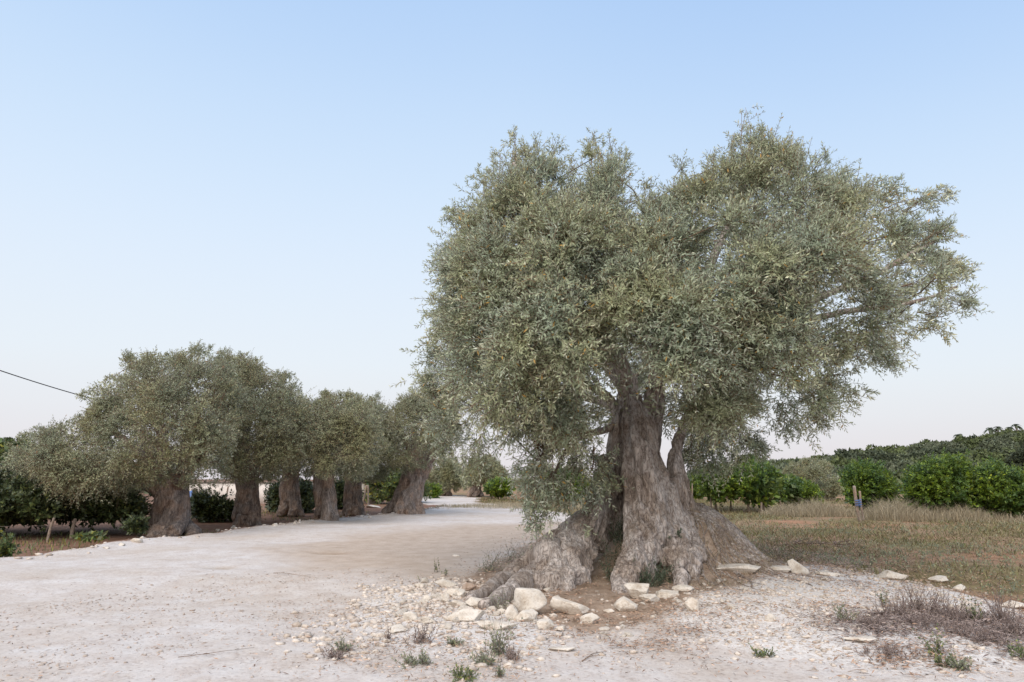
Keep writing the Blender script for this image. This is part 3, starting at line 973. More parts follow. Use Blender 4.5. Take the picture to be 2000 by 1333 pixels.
    specs = [
        (2, [(1288, 690, B + .2, 14), (1320, 665, B + .05, 11), (1380, 640, B - .2, 9), (1470, 590, B - .5, 7), (1560, 520, B - .6, 5)]),
        (2, [(1282, 680, B + .1, 12), (1270, 650, B - .3, 8), (1240, 622, B - .9, 6), (1212, 598, B - 1.4, 4), (1180, 560, B - 1.8, 3)]),
        (3, [(1310, 660, B + .5, 14), (1350, 590, B + .6, 11), (1400, 490, B + .7, 8), (1450, 380, B + .7, 5), (1465, 280, B + .6, 3)]),
        (3, [(1320, 680, B + .7, 12), (1420, 620, B + 1.3, 9), (1540, 540, B + 1.7, 7), (1650, 470, B + 1.7, 4)]),
        (2, [(1285, 650, B + .4, 14), (1270, 570, B + .5, 11), (1225, 460, B + .5, 8), (1190, 360, B + .4, 5), (1170, 300, B + .3, 3)]),
        (2, [(1285, 640, B + .3, 12), (1290, 560, B + .2, 9), (1270, 470, B + .1, 7), (1266, 400, B, 4)]),
        (0, [(1200, 690, B, 16), (1140, 620, B - .1, 12), (1080, 520, B - .1, 9), (1030, 400, B, 6), (1005, 320, B, 3)]),
        (0, [(1205, 700, B - .2, 13), (1130, 650, B - .8, 9), (1040, 580, B - 1.2, 7), (950, 500, B - 1.2, 4)]),
        (5, [(1180, 770, B + .2, 9), (1100, 740, B + .2, 7), (1000, 690, B + .1, 8), (900, 620, B + .1, 5), (870, 560, B, 3)]),
        (5, [(1185, 790, B + .5, 8), (1100, 760, B + 1.1, 7), (1000, 700, B + 1.7, 6), (940, 640, B + 1.8, 4)]),
        (0, [(1190, 720, B + .5, 12), (1120, 640, B + 1.1, 9), (1050, 540, B + 1.6, 6), (1010, 460, B + 1.6, 4)]),
        (4, [(1345, 815, B + .2, 7), (1390, 770, B + .2, 6), (1470, 730, B + .1, 7), (1560, 690, B, 5), (1640, 660, B, 3)]),
        (4, [(1335, 820, B + .3, 6), (1370, 780, B + .2, 5), (1430, 740, B - .3, 4), (1500, 720, B - .6, 3)]),
        (3, [(1330, 690, B + .5, 12), (1440, 640, B + .5, 9), (1580, 590, B + .4, 7), (1720, 530, B + .2, 5), (1830, 470, B + .1, 3)]),
        (3, [(1340, 680, B + .3, 10), (1500, 640, B + .2, 8), (1650, 610, B + .1, 6), (1790, 590, B, 4), (1870, 560, B, 2.5)]),
        (5, [(1180, 840, B - .1, 7), (1140, 850, B - .4, 6), (1090, 870, B - .6, 4), (1050, 900, B - .7, 3)]),
    ]
    for h, pts in specs:
        hx = heads[h]
        p = [(hx[0], hx[1] + 25, hx[2], pts[0][3] * 1.25)] + pts
        P = np.array([[*at(a, b, c), r * pxsize(a, b, c)] for a, b, c, r in p])
        Sx = catmull(P, 6)
        Sx[:, :3] += 0.03 * np.stack([noise(Sx[:, :3] * 3, 90 + k) for k in range(3)], -1) * np.linspace(0, 1, len(Sx))[:, None]
        gg = Geo(); tube(gg, Sx[:, :3], Sx[:, 3], 8)
        child('branch', *gg.get(), M_BARK, root, True)
        limbs.append(Sx[4:])

    outline = [(828, 720), (832, 660), (845, 600), (848, 540), (850, 490), (880, 470), (885, 420), (930, 405), (955, 380), (948, 335), (968, 300), (1000, 262), (1035, 280),
               (1062, 300), (1085, 292), (1112, 335), (1135, 300), (1158, 262), (1188, 272), (1215, 300), (1240, 345), (1262, 372), (1300, 375), (1325, 330), (1345, 345), (1385, 320),
               (1420, 300), (1445, 270), (1457, 215), (1470, 240), (1500, 262), (1555, 285), (1600, 300), (1625, 350), (1690, 348), (1740, 372), (1790, 395), (1850, 375), (1800, 425),
               (1840, 440), (1862, 470), (1845, 510), (1905, 518), (1880, 545), (1912, 585), (1850, 600), (1840, 645), (1770, 640), (1740, 690), (1690, 695), (1650, 720), (1655, 760),
               (1630, 800), (1575, 830), (1545, 805), (1500, 800), (1465, 820), (1440, 860), (1385, 885), (1340, 900), (1300, 870), (1240, 850), (1200, 880), (1165, 905), (1110, 915), (1050, 880), (1000, 905), (960, 850), (900, 835), (860, 790)]
    olive_crown(root, outline, B, 3.1, 300, 520, 74, 7, 0.074, 0.0198, M_OLIVE, 11, limbs, core=9000, keep=-0.36, up=0.4, thin_right=1640,
                holes=[(1240, 840, 88), (1258, 790, 80), (1235, 890, 85), (1295, 860, 80), (1325, 900, 60), (1280, 720, 46), (1238, 770, 100)], through=[(1188, 832, 15), (1258, 380, 36), (1252, 440, 26), (1400, 330, 0), (1310, 760, 14), (1700, 520, 26), (1640, 610, 22), (1760, 560, 20), (1560, 690, 18)], shrink=22, rmin=.2, rmax=.46)
    # hanging skirt at lower left, and wisps
    rg = np.random.default_rng(12)

    def wisps(name, specs, nspr, nodes=10, ll=0.066, lw=0.0155):
        VV, FF, TV, TF = [], [], [], []
        nv = nt = 0
        gtw = Geo()
        for (x0, y0, Y0, x1, y1, Y1, wpx) in specs:
            t = rg.random(nspr) ** 0.75
            a = at(x0, y0, Y0); b = at(x1, y1, Y1)
            n = len(t)
            base = a + (b - a) * t[:, None] + rg.normal(size=(n, 3)) * (wpx * 0.0084) * (0.45 + 0.55 * np.sin(pi * np.clip(t, 0.05, 1)))[:, None]
            d = norm(b - a) * 0.8 + rg.normal(size=(n, 3)) * 0.55
            bend = rg.normal(size=(n, 3)) * 0.1 + np.array([0, 0, -0.18])
            V, F, mid, end = sprays(base, d, 0.24 * (0.6 + 0.7 * rg.random(n)), max(6, nodes - 3), bend, ll * 1.15, lw * 1.3, rg, 1.1)
            VV.append(V); FF.append(F + nv); nv += len(V)
            V2, F2 = many_twigs(base, mid, end, 0.004, 0.0015)
            gtw.add(V2, F2)
            for _ in range(3):
                m1 = a + (b - a) * 0.5 + rg.normal(size=3) * 0.08
                e = b + rg.normal(size=3) * wpx * 0.005
                tube(gtw, catmull([a, m1, e], 5), np.linspace(0.009, 0.003, 11), 4)
        o = child('crown', np.vstack(VV), np.vstack(FF), M_OLIVE, root, kind='stuff')
        child('twigs', *gtw.get(), M_TWIG, root, kind='stuff')

    wisps('skirt', [(1110, 860, B - .6, 1050, 1000, B - .9, 34), (1140, 880, B - .4, 1100, 985, B - .7, 34), (1080, 850, B - .5, 1035, 960, B - .7, 30), (1160, 870, B - .4, 1150, 960, B - .6, 28),
                    (1060, 840, B - .8, 1020, 930, B - 1.0, 30), (1165, 890, B - .2, 1180, 950, B - .5, 18), (1080, 920, B - .8, 1042, 1022, B - .95, 14), (1100, 880, B - .1, 1085, 960, B - .2, 30)], 62)
    wisps('edge', [(880, 800, B, 835, 750, B - .1, 14), (900, 830, B + .3, 860, 840, B + .3, 26), (940, 850, B + .2, 925, 890, B + .2, 24), (1450, 830, B, 1415, 910, B - .1, 22), (1400, 850, B + .1, 1380, 905, B, 20),
                   (1350, 850, B + .1, 1352, 895, B + .1, 16), (1440, 850, B + .1, 1480, 870, B, 10), (1580, 810, B, 1600, 815, B, 20), (1700, 660, B, 1735, 690, B, 22), (1520, 790, B - .3, 1545, 825, B - .3, 22)], 80)
    # upright water shoots along the top
    sh = [(1455, 330, 1457, 215), (1475, 330, 1490, 262), (1430, 330, 1440, 262), (1000, 350, 1003, 262), (965, 380, 970, 300), (1040, 360, 1052, 280), (1155, 360, 1156, 258), (1185, 350, 1195, 268), (1215, 370, 1222, 300),
          (1085, 350, 1086, 285), (1330, 400, 1330, 318), (1385, 370, 1392, 305), (1540, 350, 1552, 285), (1600, 370, 1612, 298), (1690, 420, 1702, 345), (1760, 420, 1850, 375), (1120, 380, 1118, 315),
          (900, 460, 888, 412), (1810, 480, 1850, 445), (1820, 540, 1888, 518), (1830, 580, 1895, 588), (1265, 420, 1262, 350), (1640, 390, 1650, 330)]
    wisps('shoots', [(a, b, B + rg.uniform(-.4, .5), c, d, B + rg.uniform(-.3, .4), 9) for a, b, c, d in sh], 26, 9, 0.060, 0.015)

    wisps('tips', [(1690, 430, B, 1838, 380, B, 13), (1770, 490, B + .2, 1845, 445, B + .2, 14), (1760, 560, B, 1884, 522, B, 16), (1790, 610, B - .1, 1890, 588, B - .1, 16), (1740, 520, B + .3, 1850, 505, B + .3, 18),
                   (1700, 640, B, 1840, 640, B, 18), (1620, 690, B, 1742, 690, B, 20), (1600, 740, B - .2, 1660, 765, B - .2, 24), (940, 450, B, 895, 420, B, 18), (900, 510, B + .2, 868, 492, B + .2, 20), (890, 610, B, 862, 592, B, 20),
                   (870, 690, B + .2, 852, 690, B + .2, 22), (880, 745, B, 858, 745, B, 24), (960, 420, B, 945, 350, B, 18), (1600, 400, B, 1640, 350, B, 16), (1700, 400, B + .3, 1742, 370, B + .3, 18), (950, 750, B + .2, 870, 792, B + .3, 30), (970, 790, B + .8, 888, 790, B + .9, 34)], 64, 10, .07, .018)
    # green suckers round the foot
    gs, gt = Geo(), Geo()
    for (px, py, Y, n, hgt) in ((1268, 1142, B - 1.5, 46, .34), (1292, 1128, B - 1.3, 30, .26), (1200, 1128, B - 1.2, 26, .34), (1212, 1095, B - .6, 26, .5), (1208, 1050, B - .1, 46, .42), (1335, 1040, B - .95, 5, .10)):
        b0 = at(px, py, Y)
        base = b0 + rg.normal(size=(n, 3)) * np.array([.10, .07, .05])
        base[:, 2] = np.maximum(base[:, 2] - .05, b0[2] - 0.1)
        V, F, mid, end = sprays(base, rg.normal(size=(n, 3)) * .45 + [0, -.15, .9], hgt * (.5 + .7 * rg.random(n)), 9, rg.normal(size=(n, 3)) * .1, .05, .014, rg)
        gs.add(V, F); gt.add(*many_twigs(base, mid, end, .004, .0015))
    so = child('basal_shoots', *gs.get(), M_SUCKER, root, kind='stuff')


M_SUCKER = leaf_mat('olive sucker leaf', (0.075, 0.10, 0.06), (0.16, 0.18, 0.13), V3, None, 0, 0.5, 0.12)
main_tree()


# ------------------------------------------------------------------ the olives along the left side of the track
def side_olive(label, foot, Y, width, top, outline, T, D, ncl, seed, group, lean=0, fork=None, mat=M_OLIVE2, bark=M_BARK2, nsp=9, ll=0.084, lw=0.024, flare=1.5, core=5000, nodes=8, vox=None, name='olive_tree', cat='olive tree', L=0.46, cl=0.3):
    fx, fy = foot
    rg = np.random.default_rng(seed)
    b0 = at(fx, fy, Y)
    zg = Hs(b0[0], b0[1])
    root = empty(name, (b0[0], b0[1], zg), label, cat, group)
    tx, ty = top
    g = Geo()
    lines = []
    nS = 7
    for k in range(nS):
        a = k / nS * 2 * pi + rg.random()
        cx, cy = cos(a), sin(a)
        w = width / 2
        px0 = pxsize(fx, fy, Y)
        s = []
        for (t, rad, rr) in ((-0.12, flare * 1.18, .34), (0.05, flare, .40), (0.25, 0.82, .50), (0.55, 0.62, .52), (0.85, .62, .42), (1.05, .78, .30)):
            tw = a + t * 1.5 + 0.35 * sin(5 * t + seed + k)
            x = fx + (tx - fx) * t ** 1.2 * 1.0 if t > 0 else fx
            s.append((x + cos(tw) * w * rad * 0.72, fy + (ty - fy) * t, Y + sin(tw) * w * rad * 0.72 * px0, w * rr * (0.85 + .3 * rg.random())))
        strand(g, s, 8, 4)
    limbs = []
    poly = np.array(outline, float)
    cx, cy = poly.mean(0)
    ends = []
    if fork:
        for f in fork:
            ends.append(f)
    nl = 7
    for k in range(nl):
        q = poly[(k * len(poly)) // nl]
        e = (cx + (q[0] - cx) * .72, cy + (q[1] - cy) * .72 - 5)
        if e[1] > ty: e = (e[0], ty - 10)
        ends.append((e[0], e[1], Y + rg.uniform(-.6, .6) * T, None))
    for e in ends:
        r0 = width * .20 if e[3] is None else e[3]
        mx, my = (tx * .55 + e[0] * .45), (ty * .45 + e[1] * .55 + 8)
        P = [(tx + (e[0] - tx) * .06 - (tx - fx) * .1, ty + 22, Y, r0 * 1.1), (tx + (e[0] - tx) * .2, ty - 4, Y * .8 + e[2] * .2, r0), (mx, my, (Y + e[2]) / 2, r0 * .6), (e[0], e[1], e[2], max(1.0, r0 * .22))]
        W = np.array([[*at(a, b, c), r * pxsize(a, b, c)] for a, b, c, r in P])
        Sx = catmull(W, 5)
        limbs.append(Sx[4:])
        gg = Geo(); tube(gg, Sx[:, :3], Sx[:, 3], 7)
        child('branch', *gg.get(), bark, root, True)

    def disp(co):
        q = co * np.array([3.2, 3.2, .6]); q[:, 0] += co[:, 2] * .5
        low = smooth(.9, .2, co[:, 2] - zg)
        return .085 * ridged(q, seed, 3) * (1 - .4 * low) + .05 * noise(co * 2.4, seed + 3) + .05 * low * ridged(co * 4, seed + 5, 2)

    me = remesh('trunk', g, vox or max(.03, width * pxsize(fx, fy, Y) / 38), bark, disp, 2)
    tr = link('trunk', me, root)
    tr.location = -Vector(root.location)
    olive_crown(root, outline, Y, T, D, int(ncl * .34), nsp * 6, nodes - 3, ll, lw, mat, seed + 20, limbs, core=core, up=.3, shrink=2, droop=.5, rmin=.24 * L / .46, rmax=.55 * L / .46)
    return root


GRP = 'olive trees along the left side of the track'
ROW = [
    dict(label='nearest roadside olive with widest crown sweeping low to the left', foot=(330, 1046), Y=None, width=72, top=(338, 945),
         outline=[(-6, 930), (10, 885), (70, 838), (150, 812), (175, 795), (140, 772), (190, 745), (238, 728), (245, 698), (290, 682), (335, 692), (385, 674), (435, 690), (470, 735), (475, 800), (465, 880), (435, 945), (395, 952), (340, 955), (280, 962), (225, 982), (150, 992), (30, 985)],
         T=3.2, D=130, ncl=780, seed=101, core=9000, flare=1.85),
    dict(label='roadside olive with straight pillar trunk, second along the track edge', foot=(482, 1028), Y=None, width=46, top=(482, 925),
         outline=[(415, 695), (470, 688), (520, 714), (570, 738), (608, 778), (616, 850), (604, 915), (545, 935), (500, 945), (440, 948), (410, 890), (405, 760)], T=2.9, D=95, ncl=520, seed=102, flare=1.12, core=7000),
    dict(label='shaded olive standing back between two roadside trunks near the pale wall', foot=(567, 1000), Y=31, width=38, top=(567, 925),
         outline=[(510, 765), (560, 755), (605, 775), (625, 850), (615, 925), (565, 945), (515, 940), (500, 850)], T=2.6, D=60, ncl=200, seed=103, core=5000, flare=1.3),
    dict(label='roadside olive with reddish waisted trunk twisting up from the kerb of rubble', foot=(638, 1016), Y=None, width=40, top=(632, 915),
         outline=[(595, 800), (620, 775), (655, 768), (700, 774), (742, 800), (756, 860), (730, 928), (665, 936), (605, 938), (582, 860)], T=2.7, D=70, ncl=360, seed=104, core=6000, flare=1.25),
    dict(label='shaded grey olive standing back behind the reddish trunk', foot=(690, 1000), Y=32, width=34, top=(690, 925),
         outline=[(672, 780), (718, 768), (762, 790), (778, 850), (752, 940), (692, 946), (650, 915), (645, 830)], T=2.6, D=60, ncl=220, seed=105, core=5000, flare=1.3),
    dict(label='farthest roadside olive, pale flared trunk leaning right over the track bend', foot=(788, 1003), Y=None, width=56, top=(818, 908),
         outline=[(745, 810), (790, 772), (842, 762), (890, 780), (908, 850), (890, 888), (855, 900), (815, 915), (768, 922), (732, 890)], T=2.8, D=70, ncl=380, seed=106, flare=1.45, core=6000,
         fork=[(866, 872, 0, 17), (780, 880, 0, 12)]),
]
for kw in ROW:
    if kw['Y'] is None:
        kw['Y'] = float(ground(*kw['foot'])[1]) + 0.35
    if kw.get('fork'):
        kw['fork'] = [(a, b, kw['Y'] - .2, r) for a, b, _, r in kw['fork']]
    side_olive(group=GRP, **kw)

# olives across the bend, far behind
FAR = 'olive trees beyond the bend of the track'
side_olive('grey olive with splayed pale trunk across the far bend', (928, 966), 58, 20, (932, 935), [(898, 955), (905, 915), (925, 895), (948, 887), (975, 900), (990, 925), (985, 950), (950, 948)], 2.6, 40, 200, 121, FAR, ll=.14, lw=.045, core=2500, nodes=7, flare=1.5, cl=.4)
side_olive('taller dull green olive behind the leaning trunk at the bend', (872, 966), 62, 16, (872, 945), [(825, 962), (835, 915), (862, 893), (892, 895), (910, 925), (905, 958), (870, 960)], 2.8, 40, 200, 122, FAR, ll=.15, lw=.05, core=2500, nodes=7, cl=.4)
side_olive('dim grey olive behind the hanging skirt of the old tree', (1075, 965), 66, 14, (1075, 945), [(990, 955), (1005, 922), (1040, 905), (1085, 900), (1130, 915), (1150, 950), (1080, 962)], 2.6, 40, 160, 123, FAR, ll=.15, lw=.05, core=2000, nodes=7, cl=.4)


# ------------------------------------------------------------------ citrus orchard, hedges
def bushy(name, label, cat, foot, Y, outline, T, D, ncl, seed, mat, group=None, trunk=None, ll=.13, lw=.065, nsp=7, nodes=5, core=1500, L=.28, cl=.2, bark=M_TWIG, up=.6, keep=-.3, shrink=6):
    rg = np.random.default_rng(seed)
    b0 = at(foot[0], foot[1], Y)
    zg = Hs(b0[0], b0[1])
    root = empty(name, (b0[0], b0[1], zg), label, cat, group)
    poly = np.array(outline, float)
    P, q, u = sample_crown(outline, Y, T, D, ncl, rg, front=.66, shrink=shrink)
    k = noise(P * 1.1 + seed, seed) > keep
    P = P[k]
    zc = Hs(b0[0], b0[1])
    C = at(poly[:, 0].mean(), poly[:, 1].mean(), Y)
    o = norm(P - C)
    idx = np.repeat(np.arange(len(P)), nsp); m = len(idx)
    jit = rg.normal(size=(m, 3)) * cl
    d = o[idx] * .7 + rg.normal(size=(m, 3)) * .5 + jit; d[:, 2] += up
    base = P[idx] + jit * .7
    V, F, mid, end = sprays(base, d, L * (.6 + .7 * rg.random(m)), nodes, rg.normal(size=(m, 3)) * .15, ll, lw, rg, 1.0)
    if core:
        Pc, _, _ = sample_crown(outline, Y, T * .7, D, core, rg, front=.5, shrink=6, inner=.9)
        Vc, Fc = leaf_quads(Pc, rg.normal(size=(core, 3)), norm(rg.normal(size=(core, 3))), ll * (1.6 + rg.random(core)), lw * (1.8 + rg.random(core)))
        F = np.vstack([F, Fc + len(V)]); V = np.vstack([V, Vc])
    V[:, 2] = np.maximum(V[:, 2], H(V[:, 0], V[:, 1], False) + 0.01)
    child('crown', V, F, mat, root, kind='stuff')
    if trunk:
        for (x0, y0, x1, y1, r) in trunk:
            a = at(x0, y0, Y); a[2] = Hs(a[0], a[1]) - .05
            e = at(x1, y1, Y)
            g = Geo(); tube(g, catmull([a, (a + e) / 2 + rg.normal(size=3) * .04, e], 4), np.linspace(r, r * .6, 9), 7)
            child('trunk', *g.get(), bark, root, True)
            for _ in range(5):
                g = Geo(); t = e + (C - e) * rg.uniform(.5, 1.1) + rg.normal(size=3) * .45
                tube(g, catmull([e - [0, 0, .1], (e + t) / 2 + rg.normal(size=3) * .1, t], 4), np.linspace(r * .55, .012, 9), 5)
                child('branch', *g.get(), bark, root, True)
    return root


CG = 'young citrus trees in the orchard'
SHR = 15


def yat(px, py):
    return float(ground(px, py)[1])


bushy('citrus_tree', 'dark citrus tree with thin trunk just right of the old olive trunk', 'citrus tree', (1398, 998), yat(1398, 1000), [(1345, 925), (1370, 908), (1410, 903), (1440, 915), (1448, 945), (1435, 978), (1400, 985), (1360, 968)], 1.5, 40, 150, 201, M_CITRUS, CG, shrink=SHR, trunk=[(1398, 1000, 1398, 960, .06)])
bushy('citrus_tree', 'bright topped citrus tree with leaves down to the grass by pale stake', 'citrus tree', (1490, 1000), yat(1490, 1001), [(1425, 935), (1440, 908), (1475, 893), (1515, 905), (1530, 940), (1520, 975), (1500, 997), (1470, 990), (1440, 975)], 1.6, 40, 190, 202, M_CITRUS, CG, shrink=SHR, trunk=[(1490, 1002, 1490, 965, .07)])
bushy('citrus_tree', 'low light green citrus tree sloping down behind tall straw grass', 'citrus tree', (1550, 994), yat(1550, 996), [(1505, 950), (1530, 925), (1565, 930), (1600, 950), (1618, 975), (1600, 985), (1550, 990), (1515, 985)], 1.5, 35, 140, 203, M_CITRUS, CG, shrink=SHR, trunk=[(1550, 996, 1550, 970, .06)])
bushy('citrus_tree', 'citrus tree behind the pair of stakes tied with blue', 'citrus tree', (1692, 1004), yat(1692, 1004), [(1638, 940), (1650, 912), (1685, 897), (1720, 905), (1752, 940), (1760, 980), (1730, 1000), (1690, 1000), (1655, 985)], 1.7, 42, 210, 204, M_CITRUS, CG, shrink=SHR, trunk=[(1700, 1005, 1698, 965, .07)])
bushy('citrus_tree', 'largest citrus tree with yellow green top above the dry grass mound', 'citrus tree', (1835, 1010), yat(1835, 1012), [(1755, 955), (1775, 920), (1810, 903), (1855, 886), (1885, 895), (1905, 930), (1910, 975), (1885, 1005), (1830, 1005), (1775, 990)], 2.0, 55, 300, 205, M_CITRUS, CG, shrink=SHR, trunk=[(1835, 1012, 1838, 970, .08)])
bushy('citrus_tree', 'dark citrus tree at the right edge of the picture', 'citrus tree', (1945, 1008), yat(1945, 1012), [(1890, 950), (1905, 915), (1935, 897), (1975, 915), (2030, 920), (2060, 960), (2040, 1005), (1960, 1008), (1905, 1005)], 2.0, 50, 280, 206, M_CITRUS, CG, shrink=SHR, trunk=[(1945, 1012, 1945, 970, .08)])
bushy('citrus_tree', 'small citrus tree with two thin stems on the verge by the bend', 'citrus tree', (960, 979), 50, [(940, 958), (950, 942), (975, 930), (1000, 935), (1008, 955), (995, 972), (960, 970)], 1.3, 22, 90, 207, M_CITRUS, CG, shrink=SHR, trunk=[(961, 981, 961, 962, .06), (974, 980, 974, 962, .05)], ll=.18, lw=.09)
bushy('citrus_tree', 'half hidden citrus tree between hanging olive skirt and trunk', 'citrus tree', (1110, 980), 46, [(1040, 965), (1060, 930), (1090, 915), (1130, 920), (1160, 940), (1170, 970), (1110, 980)], 1.5, 30, 130, 208, M_CITRUS, CG, shrink=SHR, trunk=[(1110, 982, 1110, 955, .06)], ll=.17, lw=.085)
bushy('citrus_tree', 'citrus foliage in the back row behind two tall poles', 'citrus tree', (1345, 982), 52, [(1320, 975), (1325, 940), (1345, 925), (1370, 935), (1378, 975), (1345, 982)], 1.4, 22, 90, 209, M_CITRUS, CG, shrink=SHR, trunk=[(1345, 983, 1345, 960, .06)], ll=.18, lw=.09)
side_olive('grey green olive rising behind the citrus row on the right', (1590, 990), 50, 20, (1590, 960), [(1520, 960), (1535, 915), (1570, 897), (1610, 900), (1640, 925), (1645, 970), (1600, 978), (1545, 980)], 3.0, 50, 240, 125, None, ll=.13, lw=.045, core=3500, nodes=7, cl=.4)
bushy('broadleaf_tree', 'brownish green tree behind the bright topped citrus', 'tree', (1465, 985), 60, [(1420, 930), (1440, 895), (1475, 883), (1500, 895), (1512, 920), (1515, 960), (1440, 965)], 2.4, 40, 200, 210, M_HILL, None, [(1465, 985, 1465, 940, .14)], ll=.22, lw=.1, core=2500)
bushy('broadleaf_tree', 'dark tree standing on the hill foot at the far right edge', 'tree', (1990, 985), 72, [(1960, 960), (1965, 890), (1990, 860), (2040, 850), (2090, 900), (2080, 970), (2000, 975)], 3.0, 50, 220, 211, M_HILL3, None, [(2000, 985, 2000, 930, .2)], ll=.3, lw=.14, core=2500)

# left background: dark evergreens, a hedge, low yellow green bushes
LB = 'dark bushes behind the roadside olives'
bushy('evergreen_bush', 'dark evergreen bush at the left edge below the sweeping olive crown', 'bush', (30, 1050), 21, [(-120, 1020), (-110, 950), (-40, 925), (40, 940), (100, 965), (115, 990), (100, 1015), (0, 1022)], 2.2, 60, 260, 221, M_DARKLEAF, LB, ll=.15, lw=.075, core=3500)
bushy('evergreen_bush', 'dark evergreen bush behind two leaning fence posts', 'bush', (190, 1030), 22, [(105, 1005), (120, 975), (160, 960), (240, 962), (275, 985), (280, 1005), (190, 1010)], 1.9, 45, 220, 222, M_DARKLEAF, LB, ll=.15, lw=.075, core=3000)
bushy('evergreen_bush', 'low dark bush between the two nearest roadside trunks', 'bush', (415, 1008), 28, [(375, 1005), (380, 972), (400, 972), (430, 988), (465, 988), (470, 1008), (420, 1012)], 1.3, 25, 130, 223, M_DARKLEAF, LB, ll=.15, lw=.075)
bushy('evergreen_bush', 'dark bush behind the shaded back trunk', 'bush', (545, 1000), 35, [(520, 1000), (525, 960), (555, 935), (605, 945), (620, 980), (610, 1000)], 1.5, 28, 140, 224, M_DARKLEAF, LB, ll=.16, lw=.08)
bushy('evergreen_bush', 'dark bush between reddish trunk and grey trunk', 'bush', (668, 998), 38, [(640, 995), (645, 950), (668, 935), (700, 950), (705, 995)], 1.4, 24, 110, 225, M_DARKLEAF, LB, ll=.16, lw=.08)
bushy('hedge', 'green hedge behind the leaning pale trunk', 'hedge', (745, 978), 44, [(705, 980), (712, 930), (740, 910), (790, 915), (830, 925), (840, 965), (800, 980)], 1.6, 30, 170, 226, M_BUSH, None, ll=.18, lw=.08)
bushy('hedge', 'low clipped green bush at the far bend left of the pale olive', 'bush', (845, 968), 55, [(820, 970), (825, 952), (845, 946), (860, 955), (862, 970)], 1.2, 12, 60, 227, M_CITRUS, None, ll=.2, lw=.1, core=500)
bushy('low_bush', 'yellow green low bush at the road verge below the fence posts', 'bush', (170, 1056), 17, [(125, 1056), (135, 1046), (160, 1040), (195, 1038), (215, 1046), (210, 1055)], .3, 10, 15, 228, M_BUSH, None, ll=.08, lw=.04, core=100, L=.13, cl=.08, up=.3)
bushy('low_bush', 'small yellow green weed clump on the soil at the left edge', 'bush', (10, 1080), 14.2, [(-30, 1080), (-20, 1070), (15, 1068), (25, 1075), (20, 1082)], .3, 8, 20, 229, M_BUSH, None, ll=.08, lw=.045, core=200, L=.16, cl=.1)
bushy('low_bush', 'dark leafy plant at the left foot of the nearest roadside trunk', 'bush', (265, 1036), 19, [(240, 1038), (248, 1018), (272, 1012), (290, 1022), (285, 1038)], .4, 12, 22, 230, M_DARKLEAF, None, ll=.1, lw=.05, core=150, L=.16, cl=.1)
bushy('broadleaf_tree', 'bright green tree rising behind the left tip of the olive crown', 'tree', (20, 1000), 38, [(-140, 990), (-130, 890), (-60, 862), (20, 852), (60, 868), (90, 910), (100, 990)], 3.0, 50, 240, 231, M_BUSH, None, [(20, 1000, 20, 940, .15)], ll=.2, lw=.1, core=2500)

# ------------------------------------------------------------------ hillside scrub
hp = []


def ellipsoid_crown(n, rx, ry, rz, ll, lw, rg):
    v = norm(rg.normal(size=(n, 3))); v[:, 2] = np.abs(v[:, 2]) * .95 - .12
    lob = 1 + .28 * noise(v * 2.1 + rg.random() * 50, 5) + .14 * noise(v * 5 + 3, 6)
    p = v * np.array([rx, ry, rz]) * (lob * (1 - .3 * rg.random(n) ** 2))[:, None] + [0, 0, rz * .18]
    return leaf_quads(p, v + rg.normal(size=(n, 3)) * .8 + [0, 0, .3], norm(v + rg.normal(size=(n, 3)) * .5), ll * (.6 + .8 * rg.random(n)), lw * (.6 + .8 * rg.random(n)))


rgh = np.random.default_rng(31)
kinds = [(M_HILL, 'rounded green shrub on the hillside', 'hillside_shrub'), (M_HILL2, 'grey green olive shrub on the hillside', 'hillside_olive'), (M_HILL3, 'dark rounded evergreen on the hillside', 'hillside_evergreen')]
protos = []
for mt, lb, nm in kinds:
    for k in range(2):
        V, F = ellipsoid_crown(2000, 2.3, 2.3, 2.0, .42, .26, rgh)
        protos.append((mesh_np(nm, V, F, mt), lb, nm))
cand = []
for side in (0, 1):
    n = 260 if side == 0 else 70
    px = rgh.uniform(1330, 2080, n) if side == 0 else rgh.uniform(-90, 330, n)
    Yh = 78 + 115 * rgh.random(n) ** .8
    for a, b in zip(px, Yh):
        cand.append((a, b))
first = set()
for (a, b) in cand:
    x = (a - 1000) / FPX / CP * b
    z = Hs(x, b)
    k = int(np.clip(noise(np.array([[x * .03, b * .03, .5]]), 77)[0] * 3 + 2.5 + rgh.normal() * 1.2, 0, 5))
    me, lb, nm = protos[k]
    o = link(nm, me)
    s = rgh.uniform(.7, 1.5) * (1.0 if b < 150 else 1.15)
    o.location = (x, b, z - .3 * s); o.scale = (s * rgh.uniform(.9, 1.35), s, s * rgh.uniform(.75, 1.05)); o.rotation_euler.z = rgh.uniform(0, 6.28)
    where = ('on the left hill' if a < 400 else 'on the right hill') + (', along its crest' if b > 160 else ', low on its slope' if b < 105 else ', halfway up its slope')
    tag(o, lb.replace(' on the hillside', ' ') + where, 'shrub', 'shrubs and olives covering the far hillside')
# low ground cover between them
n = 40000
px = np.where(rgh.random(n) < .8, rgh.uniform(1300, 2150, n), rgh.uniform(-150, 360, n))
Yh = 66 + 135 * rgh.random(n)
X = (px - 1000) / FPX / CP * Yh
Z = H(X, Yh)
Pp = np.stack([X, Yh, Z + rgh.random(n) * .9], -1)
V, F = leaf_quads(Pp, rgh.normal(size=(n, 3)) + [0, 0, .8], norm(rgh.normal(size=(n, 3))), 0.6 + .5 * rgh.random(n), .4 + .3 * rgh.random(n))
solo('undergrowth', V, F, M_HILL, 'low green scrub covering the far hillside', 'scrub', kind='stuff')


